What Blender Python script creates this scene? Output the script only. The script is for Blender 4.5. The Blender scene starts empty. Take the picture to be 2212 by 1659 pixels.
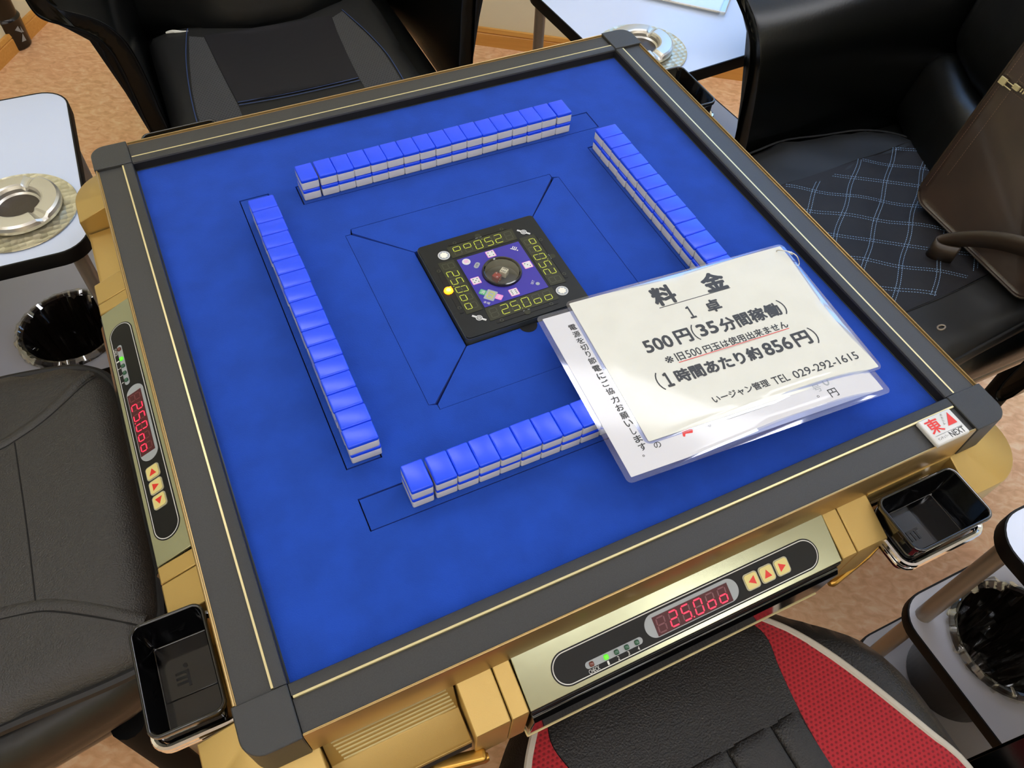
import bpy, bmesh, math, random
from math import sin, cos, pi, sqrt, radians, atan2, hypot
from mathutils import Vector, Matrix
from mathutils.geometry import delaunay_2d_cdt, tessellate_polygon

random.seed(7)
sc = bpy.context.scene
COL = sc.collection

# ------------------------------------------------------------------ camera
cam_d = bpy.data.cameras.new('camera'); cam = bpy.data.objects.new('camera', cam_d); COL.objects.link(cam)
Rc = Matrix(((0.9041119, -0.42541302, 0.04006774), (-0.32142897, -0.73889686, -0.59221182), (0.28154055, 0.52254683, -0.80478552)))
M = Matrix((Rc[0], -Rc[1], -Rc[2])).transposed()          # columns: right, up, backward
cam.matrix_world = Matrix.Translation((-0.31667, -0.63534, 1.46084)) @ M.to_4x4()
cam_d.sensor_width = 36.0; cam_d.sensor_fit = 'HORIZONTAL'; cam_d.lens = 1723.286 / 2212 * 36.0
cam_d.clip_start = 0.02
sc.camera = cam
# ------------------------------------------------------------------ world, exposure
w = bpy.data.worlds.new('world'); sc.world = w; w.use_nodes = True
w.node_tree.nodes['Background'].inputs[0].default_value = (0.75, 0.85, 1.0, 1)
w.node_tree.nodes['Background'].inputs[1].default_value = 0.3
sc.view_settings.view_transform = 'Standard'; sc.view_settings.look = 'None'
sc.view_settings.gamma = 1.0; sc.view_settings.use_curve_mapping = False
sc.view_settings.exposure = 0.0
LAMP_POWER = 9.7      # radiance of the ceiling diffusers
WINDOW_POWER = 2.2     # radiance of the daylight window panes


# ------------------------------------------------------------------ materials
def lin(h):
    h = h.lstrip('#'); c = [int(h[i:i + 2], 16) / 255 for i in (0, 2, 4)]
    return tuple(x / 12.92 if x <= 0.04045 else ((x + 0.055) / 1.055) ** 2.4 for x in c) + (1,)


def mat(name, col, rough=0.5, metal=0.0, spec=0.5, var=None, vscale=40, bump=0, bscale=300, emit=0, coat=0, aniso=None, detail=4, sheen=0):
    m = bpy.data.materials.new(name); m.use_nodes = True; nt = m.node_tree; b = nt.nodes['Principled BSDF']
    b.inputs['Base Color'].default_value = lin(col); b.inputs['Roughness'].default_value = rough
    b.inputs['Metallic'].default_value = metal; b.inputs['Specular IOR Level'].default_value = spec
    if coat: b.inputs['Coat Weight'].default_value = coat; b.inputs['Coat Roughness'].default_value = 0.08
    if sheen: b.inputs['Sheen Weight'].default_value = sheen; b.inputs['Sheen Roughness'].default_value = 0.6
    if emit: b.inputs['Emission Color'].default_value = lin(col); b.inputs['Emission Strength'].default_value = emit
    if var or bump:
        tc = nt.nodes.new('ShaderNodeTexCoord')
    if var:
        n = nt.nodes.new('ShaderNodeTexNoise'); n.inputs['Scale'].default_value = vscale; n.inputs['Detail'].default_value = detail
        r = nt.nodes.new('ShaderNodeValToRGB'); r.color_ramp.elements[0].position = 0.34; r.color_ramp.elements[1].position = 0.66
        r.color_ramp.elements[0].color = lin(var); r.color_ramp.elements[1].color = lin(col)
        nt.links.new(tc.outputs['Object'], n.inputs['Vector']); nt.links.new(n.outputs['Fac'], r.inputs['Fac'])
        nt.links.new(r.outputs['Color'], b.inputs['Base Color'])
    if bump:
        n2 = nt.nodes.new('ShaderNodeTexNoise'); n2.inputs['Scale'].default_value = bscale; n2.inputs['Detail'].default_value = 3
        bp = nt.nodes.new('ShaderNodeBump'); bp.inputs['Strength'].default_value = bump; bp.inputs['Distance'].default_value = 0.002
        nt.links.new(tc.outputs['Object'], n2.inputs['Vector']); nt.links.new(n2.outputs['Fac'], bp.inputs['Height'])
        nt.links.new(bp.outputs['Normal'], b.inputs['Normal'])
    return m


def floor_mat():
    m = mat('vinyl_floor', '#c08c64', 0.45, spec=0.35); nt = m.node_tree; b = nt.nodes['Principled BSDF']
    tc = nt.nodes.new('ShaderNodeTexCoord')
    n1 = nt.nodes.new('ShaderNodeTexNoise'); n1.inputs['Scale'].default_value = 4; n1.inputs['Detail'].default_value = 3
    mp = nt.nodes.new('ShaderNodeMapping'); mp.inputs['Scale'].default_value = (1.0, 1.7, 1)
    n2 = nt.nodes.new('ShaderNodeTexNoise'); n2.inputs['Scale'].default_value = 38; n2.inputs['Detail'].default_value = 5; n2.inputs['Distortion'].default_value = 0.8
    r1 = nt.nodes.new('ShaderNodeValToRGB'); r1.color_ramp.elements[0].position = 0.35; r1.color_ramp.elements[1].position = 0.65
    r1.color_ramp.elements[0].color = lin('#f0b68a'); r1.color_ramp.elements[1].color = lin('#f2c48e')
    r2 = nt.nodes.new('ShaderNodeValToRGB'); r2.color_ramp.elements[0].position = 0.3; r2.color_ramp.elements[1].position = 0.72
    r2.color_ramp.elements[0].color = lin('#cc936a'); r2.color_ramp.elements[1].color = lin('#ffe6c2')
    e = r2.color_ramp.elements.new(0.5); e.color = lin('#eebb8e')
    mx = nt.nodes.new('ShaderNodeMix'); mx.data_type = 'RGBA'; mx.inputs[0].default_value = 0.55
    L = nt.links.new
    L(tc.outputs['Object'], n1.inputs['Vector']); L(tc.outputs['Object'], mp.inputs['Vector']); L(mp.outputs['Vector'], n2.inputs['Vector'])
    L(n1.outputs['Fac'], r1.inputs['Fac']); L(n2.outputs['Fac'], r2.inputs['Fac'])
    L(r1.outputs['Color'], mx.inputs[6]); L(r2.outputs['Color'], mx.inputs[7]); L(mx.outputs[2], b.inputs['Base Color'])
    return m


def wood_mat():
    m = mat('baseboard_wood', '#c89048', 0.4); nt = m.node_tree; b = nt.nodes['Principled BSDF']
    tc = nt.nodes.new('ShaderNodeTexCoord'); mp = nt.nodes.new('ShaderNodeMapping'); mp.inputs['Scale'].default_value = (3, 60, 60)
    n = nt.nodes.new('ShaderNodeTexNoise'); n.inputs['Scale'].default_value = 2; n.inputs['Detail'].default_value = 5
    r = nt.nodes.new('ShaderNodeValToRGB'); r.color_ramp.elements[0].color = lin('#d59440'); r.color_ramp.elements[1].color = lin('#f0b864')
    L = nt.links.new
    L(tc.outputs['Object'], mp.inputs['Vector']); L(mp.outputs['Vector'], n.inputs['Vector']); L(n.outputs['Fac'], r.inputs['Fac']); L(r.outputs['Color'], b.inputs['Base Color'])
    return m


def clear_mat(name, tint, rough, base, edge):
    """thin clear plastic: mostly transparent, glossy where it turns away"""
    m = bpy.data.materials.new(name); m.use_nodes = True; nt = m.node_tree
    for n in list(nt.nodes): nt.nodes.remove(n)
    o = nt.nodes.new('ShaderNodeOutputMaterial'); t = nt.nodes.new('ShaderNodeBsdfTransparent'); g = nt.nodes.new('ShaderNodeBsdfGlossy')
    t.inputs[0].default_value = lin(tint); g.inputs['Roughness'].default_value = rough; g.inputs['Color'].default_value = (0.9, 0.9, 0.9, 1)
    lw = nt.nodes.new('ShaderNodeLayerWeight'); lw.inputs['Blend'].default_value = 0.35
    mr = nt.nodes.new('ShaderNodeMapRange'); mr.inputs['To Min'].default_value = base; mr.inputs['To Max'].default_value = edge
    mx = nt.nodes.new('ShaderNodeMixShader'); L = nt.links.new
    L(lw.outputs['Facing'], mr.inputs['Value']); L(mr.outputs['Result'], mx.inputs[0]); L(t.outputs[0], mx.inputs[1]); L(g.outputs[0], mx.inputs[2]); L(mx.outputs[0], o.inputs[0])
    return m


def turned_mat():
    """engine-turned steel: overlapping round polish marks in rings"""
    m = mat('turned_steel', '#b9b49c', 0.36, 0.85); nt = m.node_tree; b = nt.nodes['Principled BSDF']
    tc = nt.nodes.new('ShaderNodeTexCoord'); v = nt.nodes.new('ShaderNodeTexVoronoi'); v.inputs['Scale'].default_value = 95; v.inputs['Randomness'].default_value = 0.35
    bp = nt.nodes.new('ShaderNodeBump'); bp.inputs['Strength'].default_value = 0.38; bp.inputs['Distance'].default_value = 0.003
    r = nt.nodes.new('ShaderNodeValToRGB'); r.color_ramp.elements[0].color = lin('#b0ab92'); r.color_ramp.elements[1].color = lin('#d9d4bd')
    L = nt.links.new
    L(tc.outputs['Object'], v.inputs['Vector']); L(v.outputs['Distance'], bp.inputs['Height']); L(bp.outputs['Normal'], b.inputs['Normal'])
    L(v.outputs['Color'], r.inputs['Fac']); L(r.outputs['Color'], b.inputs['Base Color'])
    return m


def mesh_fabric(name, col, dark, scale, rot=0.0, big=True):
    """knitted mesh: round holes in a hexagonal-ish lattice (object coordinates)"""
    m = mat(name, col, 0.75, spec=0.25, sheen=0.15); nt = m.node_tree; b = nt.nodes['Principled BSDF']
    tc = nt.nodes.new('ShaderNodeTexCoord'); mp = nt.nodes.new('ShaderNodeMapping'); mp.inputs['Scale'].default_value = (scale, scale * 1.2, scale); mp.inputs['Rotation'].default_value = (0, 0, rot)
    sx = nt.nodes.new('ShaderNodeSeparateXYZ'); L = nt.links.new
    L(tc.outputs['Object'], mp.inputs['Vector']); L(mp.outputs['Vector'], sx.inputs[0])

    def mth(op, a, c=None):
        n = nt.nodes.new('ShaderNodeMath'); n.operation = op
        for i, x in enumerate((a, c)):
            if x is None: continue
            if isinstance(x, (int, float)): n.inputs[i].default_value = x
            else: L(x, n.inputs[i])
        return n.outputs[0]
    row = mth('FLOOR', sx.outputs['Y'])
    off = mth('MULTIPLY', mth('MODULO', row, 2.0), 0.5)
    fx = mth('SUBTRACT', mth('FRACT', mth('ADD', sx.outputs['X'], off)), 0.5)
    fy = mth('SUBTRACT', mth('FRACT', sx.outputs['Y']), 0.5)
    d = mth('SQRT', mth('ADD', mth('MULTIPLY', fx, fx), mth('MULTIPLY', fy, fy)))
    r = nt.nodes.new('ShaderNodeValToRGB'); r.color_ramp.elements[0].position = 0.2; r.color_ramp.elements[1].position = 0.36
    r.color_ramp.elements[0].color = lin(dark); r.color_ramp.elements[1].color = lin(col)
    bp = nt.nodes.new('ShaderNodeBump'); bp.inputs['Strength'].default_value = 0.6; bp.inputs['Distance'].default_value = 0.002
    L(d, r.inputs['Fac']); L(r.outputs['Color'], b.inputs['Base Color']); L(d, bp.inputs['Height']); L(bp.outputs['Normal'], b.inputs['Normal'])
    return m


MT = {
    'floor': floor_mat(), 'wall': mat('wall_paper', '#f6f2d6', 0.85, bump=0.25, bscale=500), 'ceil': mat('ceiling_board', '#f4f3ef', 0.9, bump=0.2, bscale=60),
    'wood': wood_mat(), 'lamp': mat('lamp_diffuser', '#fbfbff', 0.6, emit=LAMP_POWER), 'lampbox': mat('lamp_housing', '#e8e8e8', 0.5),
    'pane': mat('daylight_pane', '#8fc0ff', 0.3, emit=WINDOW_POWER),
    'felt': mat('blue_felt', '#1f47aa', 0.95, spec=0.08, var='#1d429d', vscale=26, bump=0.35, bscale=900, sheen=0.06),
    'gap': mat('dark_gap', '#050505', 0.9),
    'rail': mat('rail_laminate', '#393938', 0.42, spec=0.35, var='#343433', vscale=800, bump=0.12, bscale=1500),
    'rubber': mat('rail_rubber', '#292928', 0.34, spec=0.5, bump=0.4, bscale=1600),
    'cap': mat('corner_plastic', '#303131', 0.42, spec=0.45, bump=0.35, bscale=1300),
    'brass': mat('pale_brass', '#d9cb98', 0.34, 0.5), 'fascia': mat('brushed_gold', '#ad9160', 0.33, 0.75),
    'gold': mat('gold_paint', '#b99c5c', 0.42, 0.6, bump=0.1, bscale=2200), 'goldrod': mat('gold_metal', '#c79a4a', 0.3, 0.9),
    'plate': mat('champagne_plate', '#9ea084', 0.22, 0.85, bump=0.03, bscale=60), 'black': mat('gloss_black', '#060607', 0.08, coat=0.6), 'satin': mat('satin_black', '#060606', 0.35, spec=0.35),
    'overlay': mat('overlay_black', '#080909', 0.5, spec=0.3, bump=0.1, bscale=2500), 'white': mat('white_ink', '#d2d2ce', 0.5), 'grey': mat('grey_ink', '#9aa0a3', 0.45),
    'chrome': mat('chrome', '#d8d8da', 0.08, 1.0), 'steel': mat('stainless_steel', '#cfccc3', 0.34, 0.9, bump=0.03, bscale=200), 'turned': turned_mat(),
    'tube': mat('bronze_tube', '#a39788', 0.35, 0.55),
    'tileblue': mat('tile_blue', '#1b4aee', 0.28), 'tilewhite': mat('tile_ivory', '#d0d0cd', 0.22),
    'red_on': mat('led_red', '#ff2548', 0.4, emit=1.3), 'red_off': mat('led_red_off', '#66262c', 0.3), 'redwin': mat('red_window', '#4a181c', 0.4, spec=0.3),
    'green_on': mat('led_green', '#57e028', 0.3, emit=0.8), 'green_off': mat('led_green_off', '#2f5a44', 0.2), 'led_dark': mat('led_brown', '#6a3a30', 0.2),
    'lime': mat('digit_lime', '#b4bd36', 0.4, emit=0.12), 'lime_off': mat('digit_off', '#3a3a2a', 0.4), 'olive': mat('smoked_window', '#2f3022', 0.3, spec=0.3),
    'smoke': mat('smoked_plastic', '#15181a', 0.3, spec=0.3), 'smokeedge': mat('smoked_edge', '#3c4143', 0.2, spec=0.5), 'royal': mat('royal_blue_print', '#2a1f96', 0.3, coat=0.3),
    'orange': mat('orange_lamp', '#ff8a10', 0.3, emit=3.0), 'orangecore': mat('orange_core', '#ffd24a', 0.3, emit=6.0), 'dish': mat('dice_dish', '#3a3e40', 0.3), 'dome': clear_mat('clear_dome', '#e8eaea', 0.03, 0.05, 0.5),
    'btn': mat('button_yellow', '#d8ca80', 0.4), 'btnrim': mat('button_rim', '#a9a68c', 0.4), 'redink': mat('red_ink', '#d8281c', 0.4), 'pink': mat('pink_ink', '#e48ac8', 0.4), 'greenink': mat('green_ink', '#4ba46a', 0.4),
    'ink': mat('black_ink', '#2c2c2a', 0.5), 'paper': mat('cream_paper', '#d8d7cb', 0.6, spec=0.3, var='#d4d3c7', vscale=30, bump=0.12, bscale=45, coat=0.6), 'paper2': mat('white_paper', '#cfced0', 0.6, spec=0.3, coat=0.6, bump=0.12, bscale=40), 'film': clear_mat('laminate_film', '#eef2ff', 0.05, 0.07, 0.5),
    'leather': mat('black_leather', '#060706', 0.36, spec=0.45, bump=0.22, bscale=55), 'gloss_leather': mat('gloss_leather', '#030403', 0.27, spec=0.42, bump=0.05, bscale=220),
    'pad': mat('shaded_leather', '#171615', 0.42, spec=0.5, bump=0.5, bscale=420), 'legblack': mat('leg_black', '#050505', 0.75, spec=0.15), 'padlit': mat('lit_leather', '#2d2b28', 0.4, spec=0.55, bump=0.6, bscale=480), 'padfab': mat('cushion_fabric', '#19181b', 0.6, spec=0.35, bump=0.15, bscale=60), 'padsoft': mat('cushion_soft', '#1b1b1a', 0.5, spec=0.4, bump=0.1, bscale=40),  # one leather: front copy darkened for table shade, left copy lightened as lit
    'piping': mat('piping_black', '#0c0c0d', 0.55), 'seam': mat('seam_dark', '#030303', 0.8), 'bluethread': mat('blue_thread', '#2b3d63', 0.7), 'stitch': mat('pale_blue_thread', '#90b0d2', 0.7), 'whitepipe': mat('white_piping', '#c4bcac', 0.7, bump=0.3, bscale=900),
    'redmesh': mesh_fabric('red_mesh', '#ab2029', '#7a1119', 165), 'blackmesh': mesh_fabric('black_mesh', '#323231', '#0d0d0d', 160),
    'bag': mat('brown_leather', '#35271f', 0.33, spec=0.9, var='#251812', vscale=9, bump=0.35, bscale=16, coat=0.6), 'bagstrap': mat('strap_leather', '#33291f', 0.35, bump=0.25, bscale=60), 'thread': mat('tan_thread', '#6e5846', 0.7),
    'top': mat('side_table_laminate', '#c6d0e4', 0.22, spec=0.5), 'shelf': mat('shelf_laminate', '#b4b3b8', 0.3), 'edge': mat('edge_band', '#060606', 0.5, spec=0.25),
    'bin': mat('bin_plastic', '#1c1512', 0.3), 'binin': mat('bin_inside', '#070707', 0.5), 'liner': clear_mat('bin_liner', '#f2f0e8', 0.07, 0.12, 0.55), 'post': mat('dark_post', '#150d08', 0.25),
    'packet': clear_mat('packet_film', '#f4f4f0', 0.08, 0.2, 0.6), 'ivory': mat('packet_paper', '#ece7d6', 0.5), 'foam': mat('white_stuffing', '#e4e2d2', 0.9), 'dred': mat('die_red', '#a8322e', 0.2), 'dwhite': mat('die_ivory', '#e9dfc4', 0.2),
}


# ------------------------------------------------------------------ mesh builder
class MB:
    def __init__(s): s.b = bmesh.new(); s.V = s.b.verts.new

    def face(s, vs, m=0):
        try: f = s.b.faces.new(vs); f.material_index = m; return f
        except ValueError: return None

    def poly(s, pts, m=0): return s.face([s.V(p) for p in pts], m)

    def box(s, x0, x1, y0, y1, z0, z1, m=0):
        v = [s.V((x, y, z)) for z in (z0, z1) for x, y in ((x0, y0), (x1, y0), (x1, y1), (x0, y1))]
        for q in ((3, 2, 1, 0), (4, 5, 6, 7), (0, 1, 5, 4), (1, 2, 6, 5), (2, 3, 7, 6), (3, 0, 4, 7)): s.face([v[i] for i in q], m)

    def loops(s, rings, m=0, cap0=True, cap1=True, closed=True):
        R = [[s.V(p) for p in r] for r in rings]; n = len(R[0])
        for a, c in zip(R, R[1:]):
            for i in range(n if closed else n - 1): s.face((a[i], a[(i + 1) % n], c[(i + 1) % n], c[i]), m)
        if cap0: s.face(R[0][::-1], m)
        if cap1: s.face(R[-1], m)
        return R

    def prism(s, pts, z0, z1, m=0, holes=()):
        """2-D outline (counter-clockwise) with holes, extruded z0..z1"""
        if not holes:
            s.loops([[(x, y, z0) for x, y in pts], [(x, y, z1) for x, y in pts]], m); return
        allp = [list(pts)] + [list(h) for h in holes]; flat = [p for q in allp for p in q]
        tri = tessellate_polygon([[Vector((x, y, 0)) for x, y in q] for q in allp])
        lo = [s.V((x, y, z0)) for x, y in flat]; hi = [s.V((x, y, z1)) for x, y in flat]
        for t in tri:
            a, b_, c = [flat[i] for i in t]
            if (b_[0] - a[0]) * (c[1] - a[1]) - (b_[1] - a[1]) * (c[0] - a[0]) < 0: t = t[::-1]
            s.face([hi[i] for i in t], m); s.face([lo[i] for i in t[::-1]], m)
        k = 0
        for q in allp:
            n = len(q)
            for i in range(n): s.face((lo[k + i], lo[k + (i + 1) % n], hi[k + (i + 1) % n], hi[k + i]), m)
            k += n

    def extrude_u(s, prof, u0, u1, m=0):
        """profile [(v, z)] swept along u; near side has y = -v"""
        s.loops([[(u0, -v, z) for v, z in prof], [(u1, -v, z) for v, z in prof]], m)

    def tube(s, path, r, seg=8, m=0, closed=False, flat=1.0):
        P = [Vector(p) for p in path]; n = len(P); rings = []; up = Vector((0, 0, 1))
        for i, p in enumerate(P):
            d = (P[(i + 1) % n] - P[i - 1]) if closed else (P[min(i + 1, n - 1)] - P[max(i - 1, 0)])
            d.normalize(); u = up if abs(d.z) < 0.95 else Vector((1, 0, 0)); a = d.cross(u).normalized(); c = a.cross(d).normalized()
            rr = r(i / (n - 1)) if callable(r) else r
            rings.append([p + a * cos(t * 2 * pi / seg) * rr + c * sin(t * 2 * pi / seg) * rr * flat for t in range(seg)])
        if closed: rings.append(rings[0]); s.loops(rings, m, False, False)
        else: s.loops(rings, m)

    def lathe(s, prof, c=(0, 0, 0), seg=32, m=0, fn=None, caps=True):
        rings = []
        for r, z in prof:
            q = []
            for i in range(seg):
                t = 2 * pi * i / seg; rr, zz = (r, z) if fn is None else fn(r, z, t)
                q.append((c[0] + rr * cos(t), c[1] + rr * sin(t), c[2] + zz))
            rings.append(q)
        s.loops(rings, m, caps, caps)

    def rbox(s, sx, sy, sz, r, T=Matrix(), m=0, n=3, inner=2, puff=None):
        """rounded box, half sizes sx sy sz, corner radius r"""
        def ax(h):
            e = [h - r + r * math.tan(pi / 4 * i / n) for i in range(n + 1)]
            mid = [(-1 + 2 * i / inner) * (h - r) for i in range(1, inner)]
            return [-x for x in e[::-1]] + mid + e
        A, H = [ax(sx), ax(sy), ax(sz)], (sx, sy, sz)
        cache = {}

        def vert(p):
            k = tuple(round(x, 6) for x in p)
            if k not in cache:
                q = Vector([max(-(h - r), min(h - r, x)) for x, h in zip(p, H)]); d = Vector(p) - q
                w_ = q + d.normalized() * r if d.length > 1e-9 else q
                if puff: w_ = puff(w_)
                cache[k] = s.V(T @ w_)
            return cache[k]
        for a in range(3):
            b_, c = (a + 1) % 3, (a + 2) % 3
            for sg in (-1, 1):
                for i in range(len(A[b_]) - 1):
                    for j in range(len(A[c]) - 1):
                        q = []
                        for ii, jj in ((i, j), (i + 1, j), (i + 1, j + 1), (i, j + 1)):
                            p = [0, 0, 0]; p[a] = sg * H[a]; p[b_] = A[b_][ii]; p[c] = A[c][jj]; q.append(vert(p))
                        s.face(q if sg > 0 else q[::-1], m)

    def add_mesh(s, me, T=Matrix(), m=0):
        vs = [s.V(T @ v.co) for v in me.vertices]
        for p in me.polygons: s.face([vs[i] for i in p.vertices], m)

    def build(s, name, mats, parent=None, loc=(0, 0, 0), rz=0, smooth=35, bevel=0, seg=2):
        me = bpy.data.meshes.new(name); s.b.normal_update(); s.b.to_mesh(me); s.b.free()
        for k in (mats if isinstance(mats, (list, tuple)) else [mats]): me.materials.append(MT[k])
        if smooth:
            me.shade_smooth(); me.set_sharp_from_angle(angle=radians(smooth))
        o = bpy.data.objects.new(name, me); COL.objects.link(o); o.location = loc; o.rotation_euler = (0, 0, rz)
        if parent: o.parent = parent
        if bevel:
            bv = o.modifiers.new('bevel', 'BEVEL'); bv.width = bevel; bv.segments = seg; bv.limit_method = 'ANGLE'; bv.angle_limit = radians(40)
        return o


def tag(o, label, cat, group=None, kind=None):
    o['label'] = label; o['category'] = cat
    if group: o['group'] = group
    if kind: o['kind'] = kind
    return o


def thing(name, label, cat, loc=(0, 0, 0), rz=0, group=None):
    o = bpy.data.objects.new(name, None); COL.objects.link(o); o.location = loc; o.rotation_euler = (0, 0, rz); o.empty_display_size = 0.05
    return tag(o, label, cat, group)


def struct(o):
    o['kind'] = 'structure'; return o


def copy_tree(o, parent=None):
    c = o.copy(); COL.objects.link(c)
    if parent: c.parent = parent
    for ch in list(o.children): copy_tree(ch, c)
    return c


def rep4(o):
    """the same part on the other three sides of the table"""
    r = [o]
    for k in (1, 2, 3):
        c = copy_tree(o); c.parent = o.parent; c.rotation_euler = (0, 0, k * pi / 2); r.append(c)
    return r


def rrect(x0, x1, y0, y1, r, n=5):
    p = []
    for cx, cy, a in ((x1 - r, y0 + r, -90), (x1 - r, y1 - r, 0), (x0 + r, y1 - r, 90), (x0 + r, y0 + r, 180)):
        for i in range(n + 1):
            t = radians(a + 90 * i / n); p.append((cx + r * cos(t), cy + r * sin(t)))
    return p


def circ(x, y, r, n=20): return [(x + r * cos(2 * pi * i / n), y + r * sin(2 * pi * i / n)) for i in range(n)]


def spline(pts, n=6, closed=False):
    P = [Vector(p) for p in pts]; N = len(P); out = []
    for i in range(N if closed else N - 1):
        if closed: a, b_, c, d = P[i - 1], P[i], P[(i + 1) % N], P[(i + 2) % N]
        else: a, b_, c, d = P[max(i - 1, 0)], P[i], P[i + 1], P[min(i + 2, N - 1)]
        for k in range(n):
            t = k / n
            out.append(0.5 * ((2 * b_) + (c - a) * t + (2 * a - 5 * b_ + 4 * c - d) * t * t + (3 * b_ - a - 3 * c + d) * t ** 3))
    if not closed: out.append(P[-1])
    return [tuple(v) for v in out]


_tx = {}


def text_mesh(body, bold=0.0):
    k = (body, bold)
    if k in _tx: return _tx[k]
    cu = bpy.data.curves.new('lettering', 'FONT'); cu.body = body; cu.size = 1.0; cu.offset = bold; cu.resolution_u = 3
    o = bpy.data.objects.new('lettering', cu); COL.objects.link(o); bpy.context.view_layer.update()
    ev = o.evaluated_get(bpy.context.evaluated_depsgraph_get()); me = bpy.data.meshes.new_from_object(ev)
    bpy.data.objects.remove(o); xs = [v.co.x for v in me.vertices] or [0, 1]; ys = [v.co.y for v in me.vertices] or [0, 1]
    _tx[k] = (me, min(xs), max(xs), min(ys), max(ys)); return _tx[k]


def put_text(mb, body, p0, p1, z, m=0, bold=0.0, h=None):
    """letters whose middle line runs from p0 to p1 (2-D) at height z; h fixes their height"""
    me, x0, x1, y0, y1 = text_mesh(body); p0 = Vector(p0); p1 = Vector(p1); L = (p1 - p0).length; s = L / (x1 - x0); sy = h / (y1 - y0) if h else s
    a = atan2(p1.y - p0.y, p1.x - p0.x)
    if bold:
        q = bold * s * 0.9; s = (L - 2 * q) / (x1 - x0); sy = (h - 2 * q) / (y1 - y0) if h else s; p0 = p0 + (p1 - p0).normalized() * q
        for i in range(8):
            T = Matrix.Translation((p0.x + q * cos(i * pi / 4), p0.y + q * sin(i * pi / 4), z + 0.000004 * i)) @ Matrix.Rotation(a, 4, 'Z') @ Matrix.Diagonal((s, sy, 1, 1)) @ Matrix.Translation((-x0, -(y0 + y1) / 2, 0))
            mb.add_mesh(me, T, m)
    T = Matrix.Translation((p0.x, p0.y, z)) @ Matrix.Rotation(a, 4, 'Z') @ Matrix.Diagonal((s, sy, 1, 1)) @ Matrix.Translation((-x0, -(y0 + y1) / 2, 0))
    mb.add_mesh(me, T, m)


SEG = {'0': 'abcdef', '2': 'abged', '5': 'afgcd', 'o': 'cdeg', ' ': ''}


def seg7(mb, ch, cx, cy, w_, h, z, mon, moff, t=0.0016, dot=False, slant=0.08):
    """seven-segment figure centred at cx, cy"""
    S = {'a': ((-1, 1), (1, 1)), 'b': ((1, 1), (1, 0)), 'c': ((1, 0), (1, -1)), 'd': ((-1, -1), (1, -1)), 'e': ((-1, 0), (-1, -1)), 'f': ((-1, 1), (-1, 0)), 'g': ((-1, 0), (1, 0))}
    for k, (a, b_) in S.items():
        on = k in SEG[ch]
        if not on and moff is None: continue
        a = Vector((a[0] * w_ / 2 + a[1] * h / 2 * slant, a[1] * h / 2)); b_ = Vector((b_[0] * w_ / 2 + b_[1] * h / 2 * slant, b_[1] * h / 2)); d = (b_ - a).normalized(); n = Vector((-d.y, d.x))
        a2, b2 = a + d * t * 0.35, b_ - d * t * 0.35; q = t / 2
        P = [a2, a2 + d * q - n * q, b2 - d * q - n * q, b2, b2 - d * q + n * q, a2 + d * q + n * q]
        mb.poly([(cx + p.x, cy + p.y, z) for p in P], mon if on else moff)
    if dot: mb.poly([(cx + w_ * 0.72 + x, cy - h / 2 + y, z) for x, y in circ(0, 0, t * 0.55, 8)], mon)


# ------------------------------------------------------------------ room
RO = (-0.457, 2.434, 0.0); RA = atan2(-0.577, 0.816); RW, RD, RH = 4.7, 5.3, 2.6


def room(name, mb, m, **k): return struct(mb.build(name, m, None, RO, RA, **k))


mb = MB(); mb.box(-0.12, RW + 0.12, -RD - 0.12, 0.12, -0.1, 0.0); room('floor', mb, 'floor', smooth=0)
mb = MB(); mb.box(-0.12, RW + 0.12, -RD - 0.12, 0.12, RH, RH + 0.1); room('ceiling', mb, 'ceil', smooth=0)
WX0, WX1, WZ0, WZ1 = 1.9, 4.3, 0.85, 2.25
mb = MB()
for a in ((-0.12, WX0, 0, 0.12, 0, RH), (WX1, RW + 0.12, 0, 0.12, 0, RH), (WX0, WX1, 0, 0.12, 0, WZ0), (WX0, WX1, 0, 0.12, WZ1, RH)): mb.box(*a)
room('wall_back', mb, 'wall', smooth=0)
mb = MB(); mb.box(-0.12, 0, -RD, 0, 0, RH); room('wall_left', mb, 'wall', smooth=0)
mb = MB(); mb.box(RW, RW + 0.12, -RD, 0, 0, RH); room('wall_right', mb, 'wall', smooth=0)
mb = MB(); mb.box(-0.12, RW + 0.12, -RD - 0.12, -RD, 0, RH); room('wall_front', mb, 'wall', smooth=0)
mb = MB()
mb.box(WX0, WX1, 0.055, 0.065, WZ0, WZ1, 0)
for a in ((WX0, WX0 + 0.05), ((WX0 + WX1) / 2 - 0.025, (WX0 + WX1) / 2 + 0.025), (WX1 - 0.05, WX1)): mb.box(a[0], a[1], 0.03, 0.054, WZ0, WZ1, 1)
for a in ((WZ0, WZ0 + 0.05), (WZ1 - 0.05, WZ1)): mb.box(WX0 + 0.05, (WX0 + WX1) / 2 - 0.025, 0.03, 0.054, a[0], a[1], 1); mb.box((WX0 + WX1) / 2 + 0.025, WX1 - 0.05, 0.03, 0.054, a[0], a[1], 1)
room('window_1', mb, ['pane', 'lampbox'], smooth=0)
mb = MB(); pr = [(0, 0), (0.012, 0), (0.012, 0.042), (0.009, 0.045), (0.012, 0.048), (0.009, 0.06), (0, 0.06)]
mb.loops([[(0, -a, z) for a, z in pr], [(RW, -a, z) for a, z in pr]]); room('baseboard_back', mb, 'wood', smooth=0)
mb = MB(); mb.loops([[(a, -RD, z) for a, z in pr][::-1], [(a, -0.012, z) for a, z in pr][::-1]]); room('baseboard_left', mb, 'wood', smooth=0)

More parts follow.
